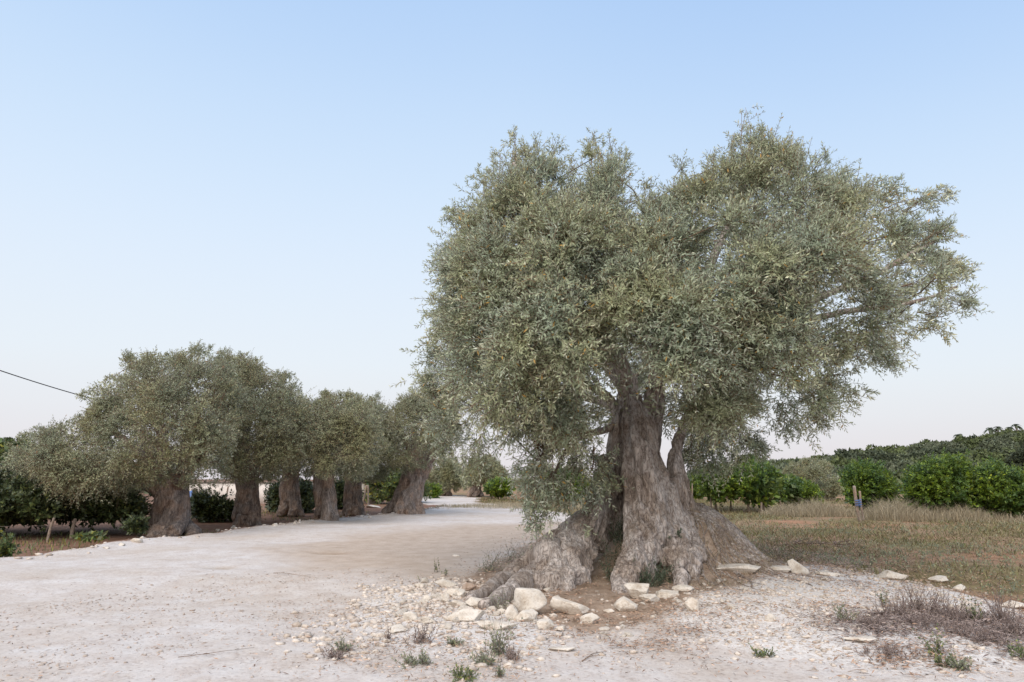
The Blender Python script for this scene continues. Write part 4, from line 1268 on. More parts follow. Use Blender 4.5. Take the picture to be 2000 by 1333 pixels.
def palm(px, Y, hgt, label):
    x, Y, zt = at(px, hgt, Y)
    z = Hs(x, Y)
    hgt = max(zt - z, 1.5)
    root = empty('palm_tree', (x, Y, z), label, 'palm tree', 'palms on the ridge')
    g = Geo(); tube(g, [(x, Y, z - .3), (x + .1, Y, z + hgt * .5), (x, Y, z + hgt)], [.32, .26, .24], 8)
    child('trunk', *g.get(), M_BARK2, root, True)
    rg = np.random.default_rng(int(px))
    top = np.array([x, Y, z + hgt])
    for k in range(16):
        a = k * 2.4; e = rg.uniform(-.15, 1.1)
        d = np.array([cos(a) * cos(e), sin(a) * cos(e), sin(e)])
        pts = np.array([top + d * s * 1.7 - np.array([0, 0, 1.3 * s * s]) for s in np.linspace(0, 1, 7)])
        T = norm(np.gradient(pts, axis=0)); Wd = norm(np.cross(T, [0, 0, 1.0]))
        w = np.array([.05, .28, .36, .36, .3, .2, .03])[:, None]
        L = pts + Wd * w - np.array([0, 0, .22]) * w; Rr = pts - Wd * w - np.array([0, 0, .22]) * w
        Vv = np.vstack([L, pts, Rr]); i = np.arange(6)
        Ff = np.vstack([np.stack([i, i + 1, i + 8, i + 7], -1), np.stack([i + 7, i + 8, i + 15, i + 14], -1)])
        child('frond', Vv, Ff, M_HILL3, root)


palm(1872, 190, 850, 'spreading palm alone on the ridge, lowest of the palms')
palm(1932, 190, 838, 'palm on the ridge, left one of the close left pair')
palm(1948, 191, 836, 'palm on the ridge, right one of the close left pair')
palm(1971, 190, 837, 'short palm on the ridge beside the tallest palm')
palm(1984, 191, 831, 'tallest palm on the ridge near the right edge')

# ------------------------------------------------------------------ wall, posts, stakes, cable
a, b = at(330, 985, 44), at(735, 985, 44)


def box(g, c, half, rot=0.0):
    c = np.array(c, float)
    s = np.array([[x, y, z] for z in (-1, 1) for y in (-1, 1) for x in (-1, 1)], float) * half
    R = np.array([[cos(rot), -sin(rot), 0], [sin(rot), cos(rot), 0], [0, 0, 1]])
    g.add(s @ R.T + c, [[0, 2, 3, 1], [4, 5, 7, 6], [0, 1, 5, 4], [2, 6, 7, 3], [0, 4, 6, 2], [1, 3, 7, 5]])


root = empty('garden_wall', ((a[0] + b[0]) / 2, 44, -.2), 'long pale rendered wall seen between the olive trunks', 'wall')
g = Geo(); box(g, ((a[0] + b[0]) / 2, 44, .5), ((b[0] - a[0]) / 2, .12, .72)); child('wall_face', *g.get(), M_WALL, root)
g = Geo(); box(g, ((a[0] + b[0]) / 2, 44, 1.26), ((b[0] - a[0]) / 2 + .05, .17, .035)); child('coping', *g.get(), M_WIRE, root)


def post(name, label, cat, foot, top, Y, r, group=None, mat=M_WOOD, sides=7, tie=False):
    p0 = at(foot[0], foot[1], Y); p0[2] = Hs(p0[0], p0[1]) - .1
    p1 = at(top[0], top[1], Y)
    g = Geo(); m = (p0 + p1) / 2 + rgh.normal(size=3) * .012
    tube(g, catmull([p0, m, p1], 4), np.linspace(r, r * .85, 9) * (1 + .06 * rgh.normal(size=9)), 8)
    return solo(name, *g.get(), mat, label, cat, group, smoothed=False, base=p0 + [0, 0, .1])


FP = 'wooden fence posts under the left olives'
post('fence_post', 'thin grey fence post leaning right, left of its neighbour', 'post', (93, 1048), (106, 1012), 19, .04, FP)
post('fence_post', 'thicker fence post leaning right behind yellow green bush', 'post', (140, 1042), (147, 1014), 20, .055, FP)
post('fence_post', 'slender dark post leaning in front of the pale wall', 'post', (441, 977), (446, 950), 40, .05, FP)
post('fence_post', 'slanting dark post in the gap left of the hedge', 'post', (707, 975), (716, 948), 41, .05, FP)
post('fence_post', 'upright dark post in the gap left of the hedge', 'post', (720, 978), (719, 948), 41, .05, FP)
# wire strands between the near posts
g = Geo()
for dz in (.42,):
    p = [at(-60, 1052, 18.4), at(93, 1048, 19), at(140, 1042, 20), at(250, 1030, 24)]
    p = [np.array([q[0], q[1], Hs(q[0], q[1]) + dz]) for q in p]
    tube(g, catmull(p, 5), .004, 4)
solo('fence_wire', *g.get(), M_WIRE, 'slack wire strands strung along the leaning fence posts', 'wire')

ST = 'stakes and poles in the citrus orchard'
post('pole', 'tall pale pole just right of the old trunk', 'pole', (1334, 996), (1329, 905), 34, .06, ST)
post('pole', 'thin pale pole right of the tall pole', 'pole', (1353, 992), (1352, 930), 36, .04, ST)
post('stake', 'brown stake under the dark citrus, first of the short stakes', 'stake', (1388, 1001), (1388, 966), 32, .055, ST)
post('stake', 'dark thin stake between two citrus trees', 'stake', (1428, 998), (1427, 970), 33, .04, ST)
post('stake', 'pale stake left of the bright topped citrus', 'stake', (1463, 1000), (1460, 968), 32, .055, ST)
post('stake', 'short pale stake before the bright topped citrus', 'stake', (1488, 1000), (1487, 982), 31, .05, ST)
post('stake', 'low dark stake in grass right of the bright topped citrus', 'stake', (1526, 996), (1523, 978), 33, .04, ST)
post('stake', 'short brown stake at the right edge below dark citrus', 'stake', (1990, 1012), (1989, 992), 27, .06, ST)
post('stake', 'thick whitewashed stake wrapped with a blue tie', 'stake', (1680, 1016), (1668, 950), 24.5, .06, ST)
post('stake', 'thinner stake leaning beside the blue tied stake', 'stake', (1687, 1012), (1679, 960), 25, .04, ST)
g = Geo()
c = at(1676, 983, 24.4)
an = np.linspace(0, 2 * pi * 3, 40)
tube(g, np.stack([c[0] + .03 + .09 * np.cos(an), c[1] + .25 + .11 * np.sin(an) - .2, c[2] + np.linspace(-.12, .12, 40)], -1), .018, 5)
solo('blue_tie', *g.get(), M_BLUE, 'blue strap wound round the two stakes in the dry grass', 'tie')
g = Geo(); p = [at(1335, 985, 33), at(1352, 988, 33.5), at(1375, 983, 33)]
tube(g, catmull(p, 6), .02, 5)
solo('irrigation_hose', *g.get(), M_CABLE, 'black hose sagging between pole and stake by the old trunk', 'hose')
# overhead cable
A0, A1 = at(-420, 560, 26), at(230, 792, 40)
t = np.linspace(0, 1, 40)[:, None]
pts = A0 + (A1 - A0) * t - np.array([0, 0, .35]) * (4 * t * (1 - t))
g = Geo(); tube(g, pts, .028, 6)
solo('overhead_cable', *g.get(), M_CABLE, 'black overhead cable slanting down into the left olive crown', 'cable')
# small blue things glimpsed by the wall
for lb, px, py, w in (('blue plastic drum glimpsed right of the nearest trunk', 378, 944, .35), ('blue plastic drum behind the shaded back trunk', 587, 972, .3)):
    p = at(px, py, 36)
    g = Geo()
    zz = np.array([0, .02, .3, .32, .34, .6, .62, .64, .88, .9]); rr = np.array([.27, .29, .29, .31, .29, .29, .31, .29, .29, .25])
    z0 = Hs(p[0], p[1])
    tube(g, np.stack([0 * zz + p[0], 0 * zz + p[1], z0 + zz], -1), rr, 16)
    solo('plastic_drum', *g.get(), M_BLUE, lb, 'drum', 'blue drums under the olives', smoothed=False)

# ------------------------------------------------------------------ rocks
_ico = bmesh.new(); bmesh.ops.create_icosphere(_ico, subdivisions=4, radius=1.0)
ICO_V = np.array([v.co[:] for v in _ico.verts]); ICO_F = np.array([[v.index for v in f.verts] for f in _ico.faces]); _ico.free()
_ico = bmesh.new(); bmesh.ops.create_icosphere(_ico, subdivisions=3, radius=1.0)
ICO3_V = np.array([v.co[:] for v in _ico.verts]); ICO3_F = np.array([[v.index for v in f.verts] for f in _ico.faces]); _ico.free()
_ico = bmesh.new(); bmesh.ops.create_icosphere(_ico, subdivisions=1, radius=1.0)
ICO1_V = np.array([v.co[:] for v in _ico.verts]); ICO1_F = np.array([[v.index for v in f.verts] for f in _ico.faces]); _ico.free()


def rock_shape(seed, cuts=17, big=True):
    rg = np.random.default_rng(seed)
    V = (ICO_V if big else ICO3_V).copy()
    for _ in range(cuts):
        n = norm(rg.normal(size=3) * [1, 1, 1.3]); h = rg.uniform(.42, .82)
        d = V @ n
        V = V - np.clip(d - h, 0, None)[:, None] * n * .97
    V = V * (1 + .07 * noise(V * 2.2 + seed, seed) + .035 * noise(V * 6 + seed, seed + 1) + .016 * noise(V * 14 + seed, seed + 2))[:, None]
    V /= np.abs(V).max(0)
    return V


def rock(px, py, w, h, label, seed, depth=None, tilt=0.0, mat=None, lift=0.0, name='limestone_rock', big=True, group='limestone rocks bordering the old tree'):
    """px, py: centre of the rock in the picture; w, h: its seen size in px"""
    b = ground(px, py + h * .5)
    s = pxsize(px, py, b[1])
    W, Hh = w * s / 2 * 1.1, h * s / 2 * 1.1
    D = depth * s / 2 if depth else W * .7
    Hh = Hh * 1.12
    V = rock_shape(seed, big=big) * [W, D, Hh]
    ct, st = cos(tilt), sin(tilt)
    V = np.stack([V[:, 0] * ct + V[:, 2] * st, V[:, 1], -V[:, 0] * st + V[:, 2] * ct], -1)
    c = np.array([b[0], b[1] + D * .75, 0]); c[2] = Hs(c[0], c[1]) + (V[:, 2].max() * .48) + lift * s
    return solo(name, V + c, ICO_F if big else ICO3_F, mat or M_ROCK, label, 'rock', group, smoothed=True)


rock(1030, 1181, 72, 44, 'largest pale block, roughly cubic, left of centre before the roots', 1, 60, lift=8)
rock(1035, 1205, 54, 22, 'flat pale slab under the largest block', 2, 40)
rock(1000, 1198, 26, 28, 'pale wedge leaning on left side of the largest block', 3, 20, .5)
rock(1063, 1218, 38, 26, 'rounded white rock at lower right of the largest block', 4, 30)
rock(1110, 1189, 78, 27, 'long white slab tilting down to the right in the leaf litter', 5, 34, .22)
rock(1154, 1205, 36, 28, 'white rock at the lower end of the long tilted slab', 6, 26, .3)
rock(1218, 1183, 56, 28, 'cream rounded block below the front root', 7, 42)
rock(1250, 1158, 52, 28, 'white block right at the foot of the front root', 8, 36, lift=4)
rock(1270, 1170, 40, 16, 'low white rock tucked right below the block at the front root', 9, 26)
rock(1190, 1194, 20, 8, 'small flat chip left of the cream rounded block', 10, 14)
rock(905, 1203, 78, 24, 'broad flat slab left of the largest block', 11, 44, -.06)
rock(975, 1221, 84, 20, 'broad low slab below left of the largest block', 12, 44)
rock(893, 1178, 40, 18, 'cream rock below the tip of the long root', 13, 28)
rock(940, 1180, 60, 20, 'long cream slab under the end of the long root', 14, 30, .1)
rock(981, 1192, 22, 15, 'small cream rock between root end and largest block', 15, 16)
rock(800, 1204, 32, 20, 'leftmost rounded rock of the rubble heap', 16, 24)
rock(836, 1213, 32, 14, 'low rock just right of the leftmost rounded rock', 17, 22)
rock(893, 1159, 42, 16, 'pale slab left of the long root tip', 18, 26)
rock(869, 1140, 44, 15, 'pale slab slanting right at the top of the rubble heap', 19, 24, .3)
rock(913, 1147, 32, 17, 'brown stained rock touching the long root', 20, 24, mat=M_ROCKB)
rock(866, 1168, 20, 19, 'grey upright stone in the rubble heap', 21, 16)
rock(832, 1168, 18, 14, 'small stone in the middle of the rubble heap', 22, 14, big=False)
rock(821, 1144, 24, 10, 'small flat stone at the upper left of the rubble heap', 23, 16, big=False)
rock(1305, 1158, 46, 18, 'low white rock right of the front root block', 24, 30)
rock(1342, 1149, 50, 14, 'flat white rock on the edge of the rubble bank', 25, 34)
rock(1359, 1180, 36, 28, 'white pointed stone standing alone on the rubble bank', 26, 26)
rock(1448, 1115, 92, 15, 'long flat white slab right of the root mound', 27, 46)
rock(1522, 1109, 46, 18, 'low slab between long flat slab and upright boulder', 28, 30)
rock(1563, 1107, 42, 32, 'upright white boulder with pointed top on the bank crest', 29, 30, .35)
rock(1618, 1120, 50, 11, 'thin flat slab right of the upright boulder', 30, 30)
rock(1745, 1124, 66, 20, 'broad rounded pale boulder at the edge of dry grass', 31, 44)
rock(1842, 1132, 38, 12, 'small flat rock on the bank behind the dry weeds', 32, 26)
rock(1878, 1149, 30, 12, 'small rounded rock right of the flat rock behind dry weeds', 33, 22)
rock(1508, 1208, 22, 14, 'small cream stone alone on the bare bank', 34, 16)
rock(1990, 1182, 70, 16, 'flat rock at the right edge of the picture', 35, 40)
rock(770, 1231, 46, 14, 'flat bluish white stone set in the track left of weeds', 36, 34)
rock(1095, 1228, 22, 10, 'small stone right below the rounded white rock', 37, 14, big=False)
rock(1700, 1252, 80, 9, 'low pale hump of rock below the dry weeds', 38, 50)
rock(1095, 1268, 60, 10, 'buried flat stone in front of the rock line', 39, 34)
rock(1145, 1090, 16, 10, 'tiny pale stone on the roots', 40, 12, big=False) if False else None
rock(1070, 1152, 16, 9, 'tiny pale stone in leaf litter above the largest block', 41, 12, big=False)
rock(890, 1084, 18, 6, 'lone white chip on the tan track behind the rubble heap', 42, 12, big=False)
VR = 'stones along the left verge'
for k, (px, py, w, h, lb) in enumerate([(262, 1055, 30, 11, 'long cream stone at the foot of the nearest roadside trunk'), (236, 1063, 18, 8, 'cream stone just left of the long cream stone on the verge'), (205, 1069, 16, 6, 'flat stone farthest left on the verge'),
                                        (388, 1041, 14, 7, 'stone on the verge right of the nearest roadside trunk'), (455, 1029, 14, 8, 'pale stone left of the pillar trunk foot'), (535, 1025, 16, 8, 'bright stone on the verge right of the pillar trunk'),
                                        (425, 1036, 12, 6, 'small stone midway between the two nearest trunks'), (722, 1010, 10, 5, 'small stone on the verge before the leaning trunk'), (575, 1022, 9, 5, 'small stone left of the reddish trunk'),
                                        (728, 988, 34, 10, 'pale hump of stone left of the leaning trunk')]):
    rock(px, py, w * .85, h * .85, lb, 60 + k, w * .6, big=False, group=VR)


rgc = np.random.default_rng(88)
chunk_meshes = []
for k in range(8):
    chunk_meshes.append(mesh_np('limestone_chunk', rock_shape(200 + k, 15, False), ICO3_F, M_ROCK, False))


def chunks(n, poly_px, smin, smax, label, group, seed):
    rg = np.random.default_rng(seed)
    poly = np.array(poly_px, float)
    lo, hi = poly.min(0), poly.max(0)
    c = 0
    while c < n:
        q = lo + rg.random(2) * (hi - lo)
        if poly_sd(q[None], poly)[0] < 0: continue
        b = ground(*q)
        o = link('limestone_chunk', chunk_meshes[rg.integers(8)])
        sc = smin + (smax - smin) * rg.random() ** 2
        o.scale = (sc * rg.uniform(.9, 1.5), sc * rg.uniform(.7, 1.1), sc * rg.uniform(.45, .8))
        o.location = (b[0], b[1], b[2] + o.scale[2] * .35)
        o.rotation_euler = (rg.normal() * .25, rg.normal() * .25, rg.uniform(0, 6.28))
        tag(o, label, 'stone', group)
        c += 1


chunks(60, [(770, 1190), (830, 1130), (910, 1150), (990, 1185), (1090, 1215), (1080, 1240), (900, 1235), (800, 1225)], .028, .075, 'small pale limestone chunk lying in the rubble heap left of the rock line', 'loose chunks in the rubble heap', 501)
chunks(40, [(1290, 1175), (1420, 1125), (1640, 1108), (1900, 1160), (1900, 1200), (1600, 1170), (1400, 1200)], .022, .055, 'small limestone chunk half sunk in the right rubble bank', 'loose chunks on the right bank', 502)
chunks(26, [(1160, 1200), (1300, 1170), (1360, 1185), (1240, 1260), (1130, 1250)], .018, .045, 'small limestone chunk strewn in front of the rock line', 'loose chunks before the rocks', 503)

# ------------------------------------------------------------------ scatter: rubble, leaves, grass
def scatter_rubble(name, n, poly, smin, smax, label, seed, power=2.4, soft=.5):
    mat = M_GRIT if name == 'gravel' else M_PEB
    rg = np.random.default_rng(seed)
    poly = np.asarray(poly)
    lo, hi = poly.min(0) - .6, poly.max(0) + .6
    P = lo + rg.random((n * 6, 2)) * (hi - lo)
    sd = poly_sd(P, poly) + soft * n2(P[:, 0], P[:, 1], 1.4, seed)
    k = (sd > rg.normal(size=len(P)) * soft * .6) & (n2(P[:, 0], P[:, 1], 2.2, seed + 1) + rg.normal(size=len(P)) * .25 > -.12)
    P = P[k][:n]
    n = len(P)
    s = smin + (smax - smin) * rg.random(n) ** power
    Z = H(P[:, 0], P[:, 1])
    nv = len(ICO1_V) if smax > .012 else 12
    base = ICO1_V[:12] if nv == 12 else ICO1_V
    base = np.array(ICO1_V)
    jitter = 1 + .42 * rg.uniform(-1, 1, (n, len(base), 3))
    sc = np.stack([s * rg.uniform(.8, 1.4, n), s * rg.uniform(.7, 1.2, n), s * rg.uniform(.35, .75, n)], -1)
    V = base[None] * jitter * sc[:, None]
    a = rg.random(n) * 6.28
    ca, sa = np.cos(a)[:, None], np.sin(a)[:, None]
    V = np.stack([V[..., 0] * ca - V[..., 1] * sa, V[..., 0] * sa + V[..., 1] * ca, V[..., 2]], -1)
    V += np.stack([P[:, 0], P[:, 1], Z + s * .15], -1)[:, None]
    F = (ICO1_F[None] + np.arange(n)[:, None, None] * len(base)).reshape(-1, 3)
    return solo(name, V.reshape(-1, 3), F, mat, label, 'rubble', kind='stuff', base=np.array([P[:, 0].mean(), P[:, 1].mean(), 0]))


# low-count stones first: a 12-vertex stone keeps the scatter cheap
_t = bmesh.new(); bmesh.ops.create_icosphere(_t, subdivisions=1, radius=1.0); _t.free()
phi = (1 + 5 ** .5) / 2
ICO1_V = norm(np.array([(-1, phi, 0), (1, phi, 0), (-1, -phi, 0), (1, -phi, 0), (0, -1, phi), (0, 1, phi), (0, -1, -phi), (0, 1, -phi), (phi, 0, -1), (phi, 0, 1), (-phi, 0, -1), (-phi, 0, 1)], float))
ICO1_F = np.array([(0, 11, 5), (0, 5, 1), (0, 1, 7), (0, 7, 10), (0, 10, 11), (1, 5, 9), (5, 11, 4), (11, 10, 2), (10, 7, 6), (7, 1, 8), (3, 9, 4), (3, 4, 2), (3, 2, 6), (3, 6, 8), (3, 8, 9), (4, 9, 5), (2, 4, 11), (6, 2, 10), (8, 6, 7), (9, 8, 1)])

scatter_rubble('rubble', 3400, RUB2, .004, .05, 'broken limestone rubble heaped left of the rock line', 301, 3.6)
scatter_rubble('rubble', 4600, RUB, .004, .036, 'limestone rubble strewn over the bank on the right', 302, 4.0)
scatter_rubble('rubble', 900, LITTER, .006, .03, 'small stones among the leaf litter under the old tree', 303, 2.5)
fg = flat(*np.array([(300, 1140), (760, 1120), (900, 1150), (1150, 1230), (1500, 1260), (2000, 1290), (2050, 1333), (-50, 1333), (-50, 1180)], float).T)
scatter_rubble('gravel', 1700, fg, .004, .022, 'fine gravel loose on the white track', 304, 3.0)
# crumbling verge on the left
e = catmull(np.array(flat(*np.array(edge_px[1:9], float).T)), 8)
dv = norm(np.gradient(e, axis=0)); nv2 = np.stack([-dv[:, 1], dv[:, 0]], -1)
verge = np.vstack([e + nv2 * .28, (e - nv2 * .32)[::-1]])
scatter_rubble('rubble', 2000, verge, .010, .075, 'crumbly limestone rubble along the left verge of the track', 305, 3.2, .2)


def scatter_leaves(name, n, poly, label, seed, ll=.05, mat=M_LITTER, soft=.6, thr=-.1):
    rg = np.random.default_rng(seed)
    poly = np.asarray(poly); lo, hi = poly.min(0) - .5, poly.max(0) + .5
    P = lo + rg.random((n * 6, 2)) * (hi - lo)
    k = (poly_sd(P, poly) > rg.normal(size=len(P)) * soft) & (n2(P[:, 0], P[:, 1], 1.7, seed + 1) + rg.normal(size=len(P)) * .3 > thr)
    P = P[k][:n]; n = len(P)
    Z = H(P[:, 0], P[:, 1]) + .012 + .02 * rg.random(n)
    a = rg.random(n) * 6.28
    d = np.stack([np.cos(a), np.sin(a), rg.normal(size=n) * .22], -1)
    nn = norm(np.stack([rg.normal(size=n) * .4, rg.normal(size=n) * .4, np.ones(n)], -1))
    V, F = leaf_quads(np.stack([P[:, 0], P[:, 1], Z], -1), d, nn, ll * (.6 + .8 * rg.random(n)), ll * .2 * (.7 + .6 * rg.random(n)))
    return solo(name, V, F, mat, label, 'leaves', kind='stuff', base=np.array([P[:, 0].mean(), P[:, 1].mean(), 0]))


scatter_leaves('leaf_litter', 15000, LITTER, 'brown fallen olive leaves round the foot of the old tree', 311, .062, thr=-.3)
scatter_leaves('leaf_litter', 6500, RUB, 'brown fallen leaves scattered over the rubble bank', 312, .052, thr=.22)
fld2 = flatm(*np.array([(1440, 1085), (1520, 1095), (1660, 1112), (1830, 1142), (2050, 1195), (2050, 1130), (1700, 1085), (1500, 1050)], float).T)
scatter_leaves('leaf_litter', 6000, fld2, 'rusty dead leaves along the edge of the dry field', 315, .06, thr=-.1)
mat1 = flatm(*np.array([(1660, 1215), (1760, 1200), (1850, 1195), (2010, 1200), (2020, 1270), (1900, 1262), (1800, 1240), (1700, 1240)], float).T)
scatter_leaves('dry_weed_mat', 5200, mat1, 'matted dead stems under the dry weeds on the right bank', 316, .075, M_DRYWEED, .3, -.05)
mat2 = flatm(*np.array([(1660, 1290), (1740, 1268), (1830, 1270), (1840, 1285), (1740, 1298)], float).T)
scatter_leaves('dry_weed_mat', 900, mat2, 'rusty mat of dead stems in the lower right foreground', 317, .07, M_LITTER, .2, -.1)
pz = flatm(*np.array([(1075, 1205), (1180, 1235), (1300, 1190), (1420, 1180), (1420, 1240), (1250, 1285), (1120, 1285)], float).T)
scatter_leaves('leaf_litter', 2600, pz, 'rusty fallen leaves drifted in front of the rock line', 318, .05, soft=.3, thr=.12)
pw = flatm(*np.array([(640, 1262), (800, 1240), (1010, 1245), (1020, 1330), (800, 1330), (650, 1300)], float).T)
scatter_leaves('leaf_litter', 1100, pw, 'dead leaf bits caught between the foreground weeds', 319, .04, soft=.2, thr=.15)
scatter_leaves('leaf_litter', 2200, RUB2, 'brown fallen leaves among the rubble heap', 313, .045, thr=.05)
for k, band in enumerate(([(-20, 1195), (300, 1158), (600, 1118), (760, 1108), (760, 1120), (600, 1138), (300, 1185), (-20, 1225)], [(20, 1290), (350, 1222), (640, 1175), (660, 1195), (400, 1250), (60, 1333)])):
    bd = flat(*np.array(band, float).T)
    scatter_rubble('gravel', 800, bd, .003, .016, ['loose grit raked up along the far wheel track', 'loose grit raked up along the near wheel track'][k], 340 + k, 3.0, .25)
    scatter_leaves('leaf_litter', 420, bd, ['dry leaf bits caught along the far wheel track', 'dry leaf bits caught along the near wheel track'][k], 345 + k, .04, soft=.25, thr=.1)
scatter_leaves('leaf_litter', 1300, fg, 'few fallen leaves blown on to the white track', 314, .05, thr=.12)


def blades(P, h, w, lean, rg):
    n = len(P)
    Z = H(P[:, 0], P[:, 1]) - .01
    a = rg.random(n) * 6.28
    wd = np.stack([np.cos(a), np.sin(a), 0 * a], -1) * (w / 2)[:, None]
    b = rg.random(n) * 6.28
    ln = np.stack([np.cos(b), np.sin(b), 0 * b], -1) * (h * lean * rg.random(n))[:, None]
    p = np.stack([P[:, 0], P[:, 1], Z], -1)
    m = p + ln * .35 + np.stack([0 * h, 0 * h, h * .6], -1)
    t = p + ln + np.stack([0 * h, 0 * h, h * (1 - .3 * lean * rg.random(n))], -1)
    V = np.stack([p - wd, p + wd, m + wd * .7, t, m - wd * .7], 1)
    base = np.arange(n)[:, None] * 5
    F = np.concatenate([base + np.array([[0, 1, 2]]), base + np.array([[0, 2, 4]]), base + np.array([[4, 2, 3]])], 0)
    return V.reshape(-1, 3), F


rg = np.random.default_rng(321)
n = 220000
dd = 8 + 45 * rg.random(n) ** 1.35
aa = np.radians(rg.uniform(-8, 45, n))
P = np.stack([dd * np.sin(aa), dd * np.cos(aa)], -1)
sd = poly_sd(P, FIELD) + .6 * n2(P[:, 0], P[:, 1], .9, 5)
k = (sd > .05) & (n2(P[:, 0], P[:, 1], .45, 8, 4) + rg.normal(size=n) * .16 > -.14) & (np.hypot((P[:, 0] - TREE[0]) * .8, P[:, 1] - TREE[1]) > 1.3)
k &= (P[:, 1] - .35 * P[:, 0] > 10.2 + 1.6 * n2(P[:, 0], P[:, 1], .5, 23)) | (rg.random(n) < .3)
P = P[k][:80000]
dd = np.hypot(*P.T)
g_ = .5 + .5 * n2(P[:, 0], P[:, 1], .35, 12)
h = (.03 + .13 * rg.random(len(P)) ** 3 * (.3 + 1.2 * g_)) * (1 + dd / 60)
V, F = blades(P, h, .006 + dd * .0006, 2.4, rg)
solo('dry_grass', V, F, M_GRASS, 'short dry brown and green grass of the field behind the old tree', 'grass', kind='stuff', base=np.array([8, 18, 0.]))


n = 9000
dd = 9 + 26 * rg.random(n) ** 1.2
aa = np.radians(rg.uniform(-2, 44, n))
P = np.stack([dd * np.sin(aa), dd * np.cos(aa)], -1)
k = (poly_sd(P, FIELD) > .3) & (n2(P[:, 0], P[:, 1], .45, 19, 3) + .25 * rg.normal(size=n) > .12)
P = P[k][:2200]
m = len(P)
b3 = np.stack([P[:, 0], P[:, 1], H(P[:, 0], P[:, 1])], -1)
d3 = rg.normal(size=(m, 3)) * [.8, .8, .2] + [0, 0, .55]
V, F, mid, end = sprays(b3, d3, .10 + .16 * rg.random(m), 5, rg.normal(size=(m, 3)) * .1, .045, .02, rg, 1.1)
solo('field_weeds', V, F, M_WEED, 'low grey green weeds patching the dry field', 'weeds', kind='stuff', base=np.array([8, 18, 0.]))


def tall(cx, cy, rx, ry, n, hmax, label, seed):
    rg = np.random.default_rng(seed)
    r = np.sqrt(rg.random(n)) ; a = rg.random(n) * 6.28
    P = np.stack([cx + rx * r * np.cos(a), cy + ry * r * np.sin(a)], -1)
    h = hmax * (1 - .55 * r ** 2) * (.45 + .55 * rg.random(n)) * (.8 + .4 * n2(P[:, 0], P[:, 1], .8, seed))
    V, F = blades(P, h, np.full(n, .014), 1.1, rg)
    solo('straw_grass', V, F, M_TALL, label, 'grass', kind='stuff')


p = ground(1600, 1010); tall(p[0], p[1] + 1, 1.9, 1.2, 3000, 1.05, 'pale straw grass mound left of the blue tied stakes', 331)
p = ground(1820, 1018); tall(p[0], p[1] + .6, 2.3, 1.3, 4600, 1.3, 'tallest pale straw grass mound before the largest citrus', 332)
p = ground(1400, 998); tall(p[0], p[1] + 2, 4.5, 3.0, 2600, .42, 'pale straw grass strip under the first citrus trees', 333)
p = ground(1060, 992); tall(p[0], p[1] + 1, 5.0, 2.6, 5000, .5, 'tan grass verge between the far track and the old trunk', 334)
p = ground(1935, 1020); tall(p[0], p[1] + .5, 2.4, 1.4, 1500, .5, 'thin straw grass at the right edge under dark citrus', 335)
p = ground(880, 992); tall(p[0] - .3, p[1] + .3, 1.3, .5, 500, .32, 'dry tan grass at the foot of the leaning trunk', 336)
# soil verge weeds on the left
n = 9000
P = np.stack([rg.uniform(-16, -4, n), rg.uniform(13, 40, n)], -1)
k = (poly_sd(P, SOIL) > .5) & (n2(P[:, 0], P[:, 1], .5, 14) > .12)
P = P[k]
V, F = blades(P, .08 + .16 * rg.random(len(P)) ** 2, np.full(len(P), .018), 1.0, rg)
solo('verge_weeds', V, F, M_BUSH, 'sparse green weeds on the red soil under the left olives', 'weeds', kind='stuff')
# thin dry grass and rootlets on the flanks of the root mound
n = 15000
P = np.stack([rg.normal(2.7, .85, n), rg.normal(10.9, .65, n)], -1)
k = (poly_sd(P, LITTER) > -.2) & (n2(P[:, 0], P[:, 1], 2.5, 33) + .3 * rg.normal(size=n) > -.1)
P = P[k]
V, F = blades(P, .03 + .10 * rg.random(len(P)) ** 2, np.full(len(P), .006), 3.2, rg)
solo('dry_grass', V, F, M_TALL, 'thin dry grass among the leaf litter at the old roots', 'grass', kind='stuff')


# ------------------------------------------------------------------ single weeds and shrublets
def weed(px, py, wpx, hpx, label, seed, mat, n=18, dry=False, nodes=6, ll=.03, lw=.012, name='weed', group='weeds growing in the gravel'):
    rg = np.random.default_rng(seed)
    b = ground(px, py)
    s = pxsize(px, py, b[1])
    base = b + np.stack([rg.normal(size=n) * wpx * s * .22, rg.normal(size=n) * wpx * s * .16, 0 * rg.random(n)], -1)
    base[:, 2] = H(base[:, 0], base[:, 1]) - .005
    d = np.stack([rg.normal(size=n) * .5 * min(1.6, wpx / hpx), rg.normal(size=n) * .4, np.ones(n)], -1)
    L = hpx * s * (.95 if dry else 1.2) * (.45 + .6 * rg.random(n))
    root = empty(name, b, label, 'weed', group)
    V, F, mid, end = sprays(base, d, L, nodes, rg.normal(size=(n, 3)) * .14, ll, lw, rg, 1.0)
    child('leaves', V, F, mat, root, kind='stuff')
    child('stems', *many_twigs(base, mid, end, .0035 if dry else .0025, .0012), M_DRYWEED, root, kind='stuff')
    return root


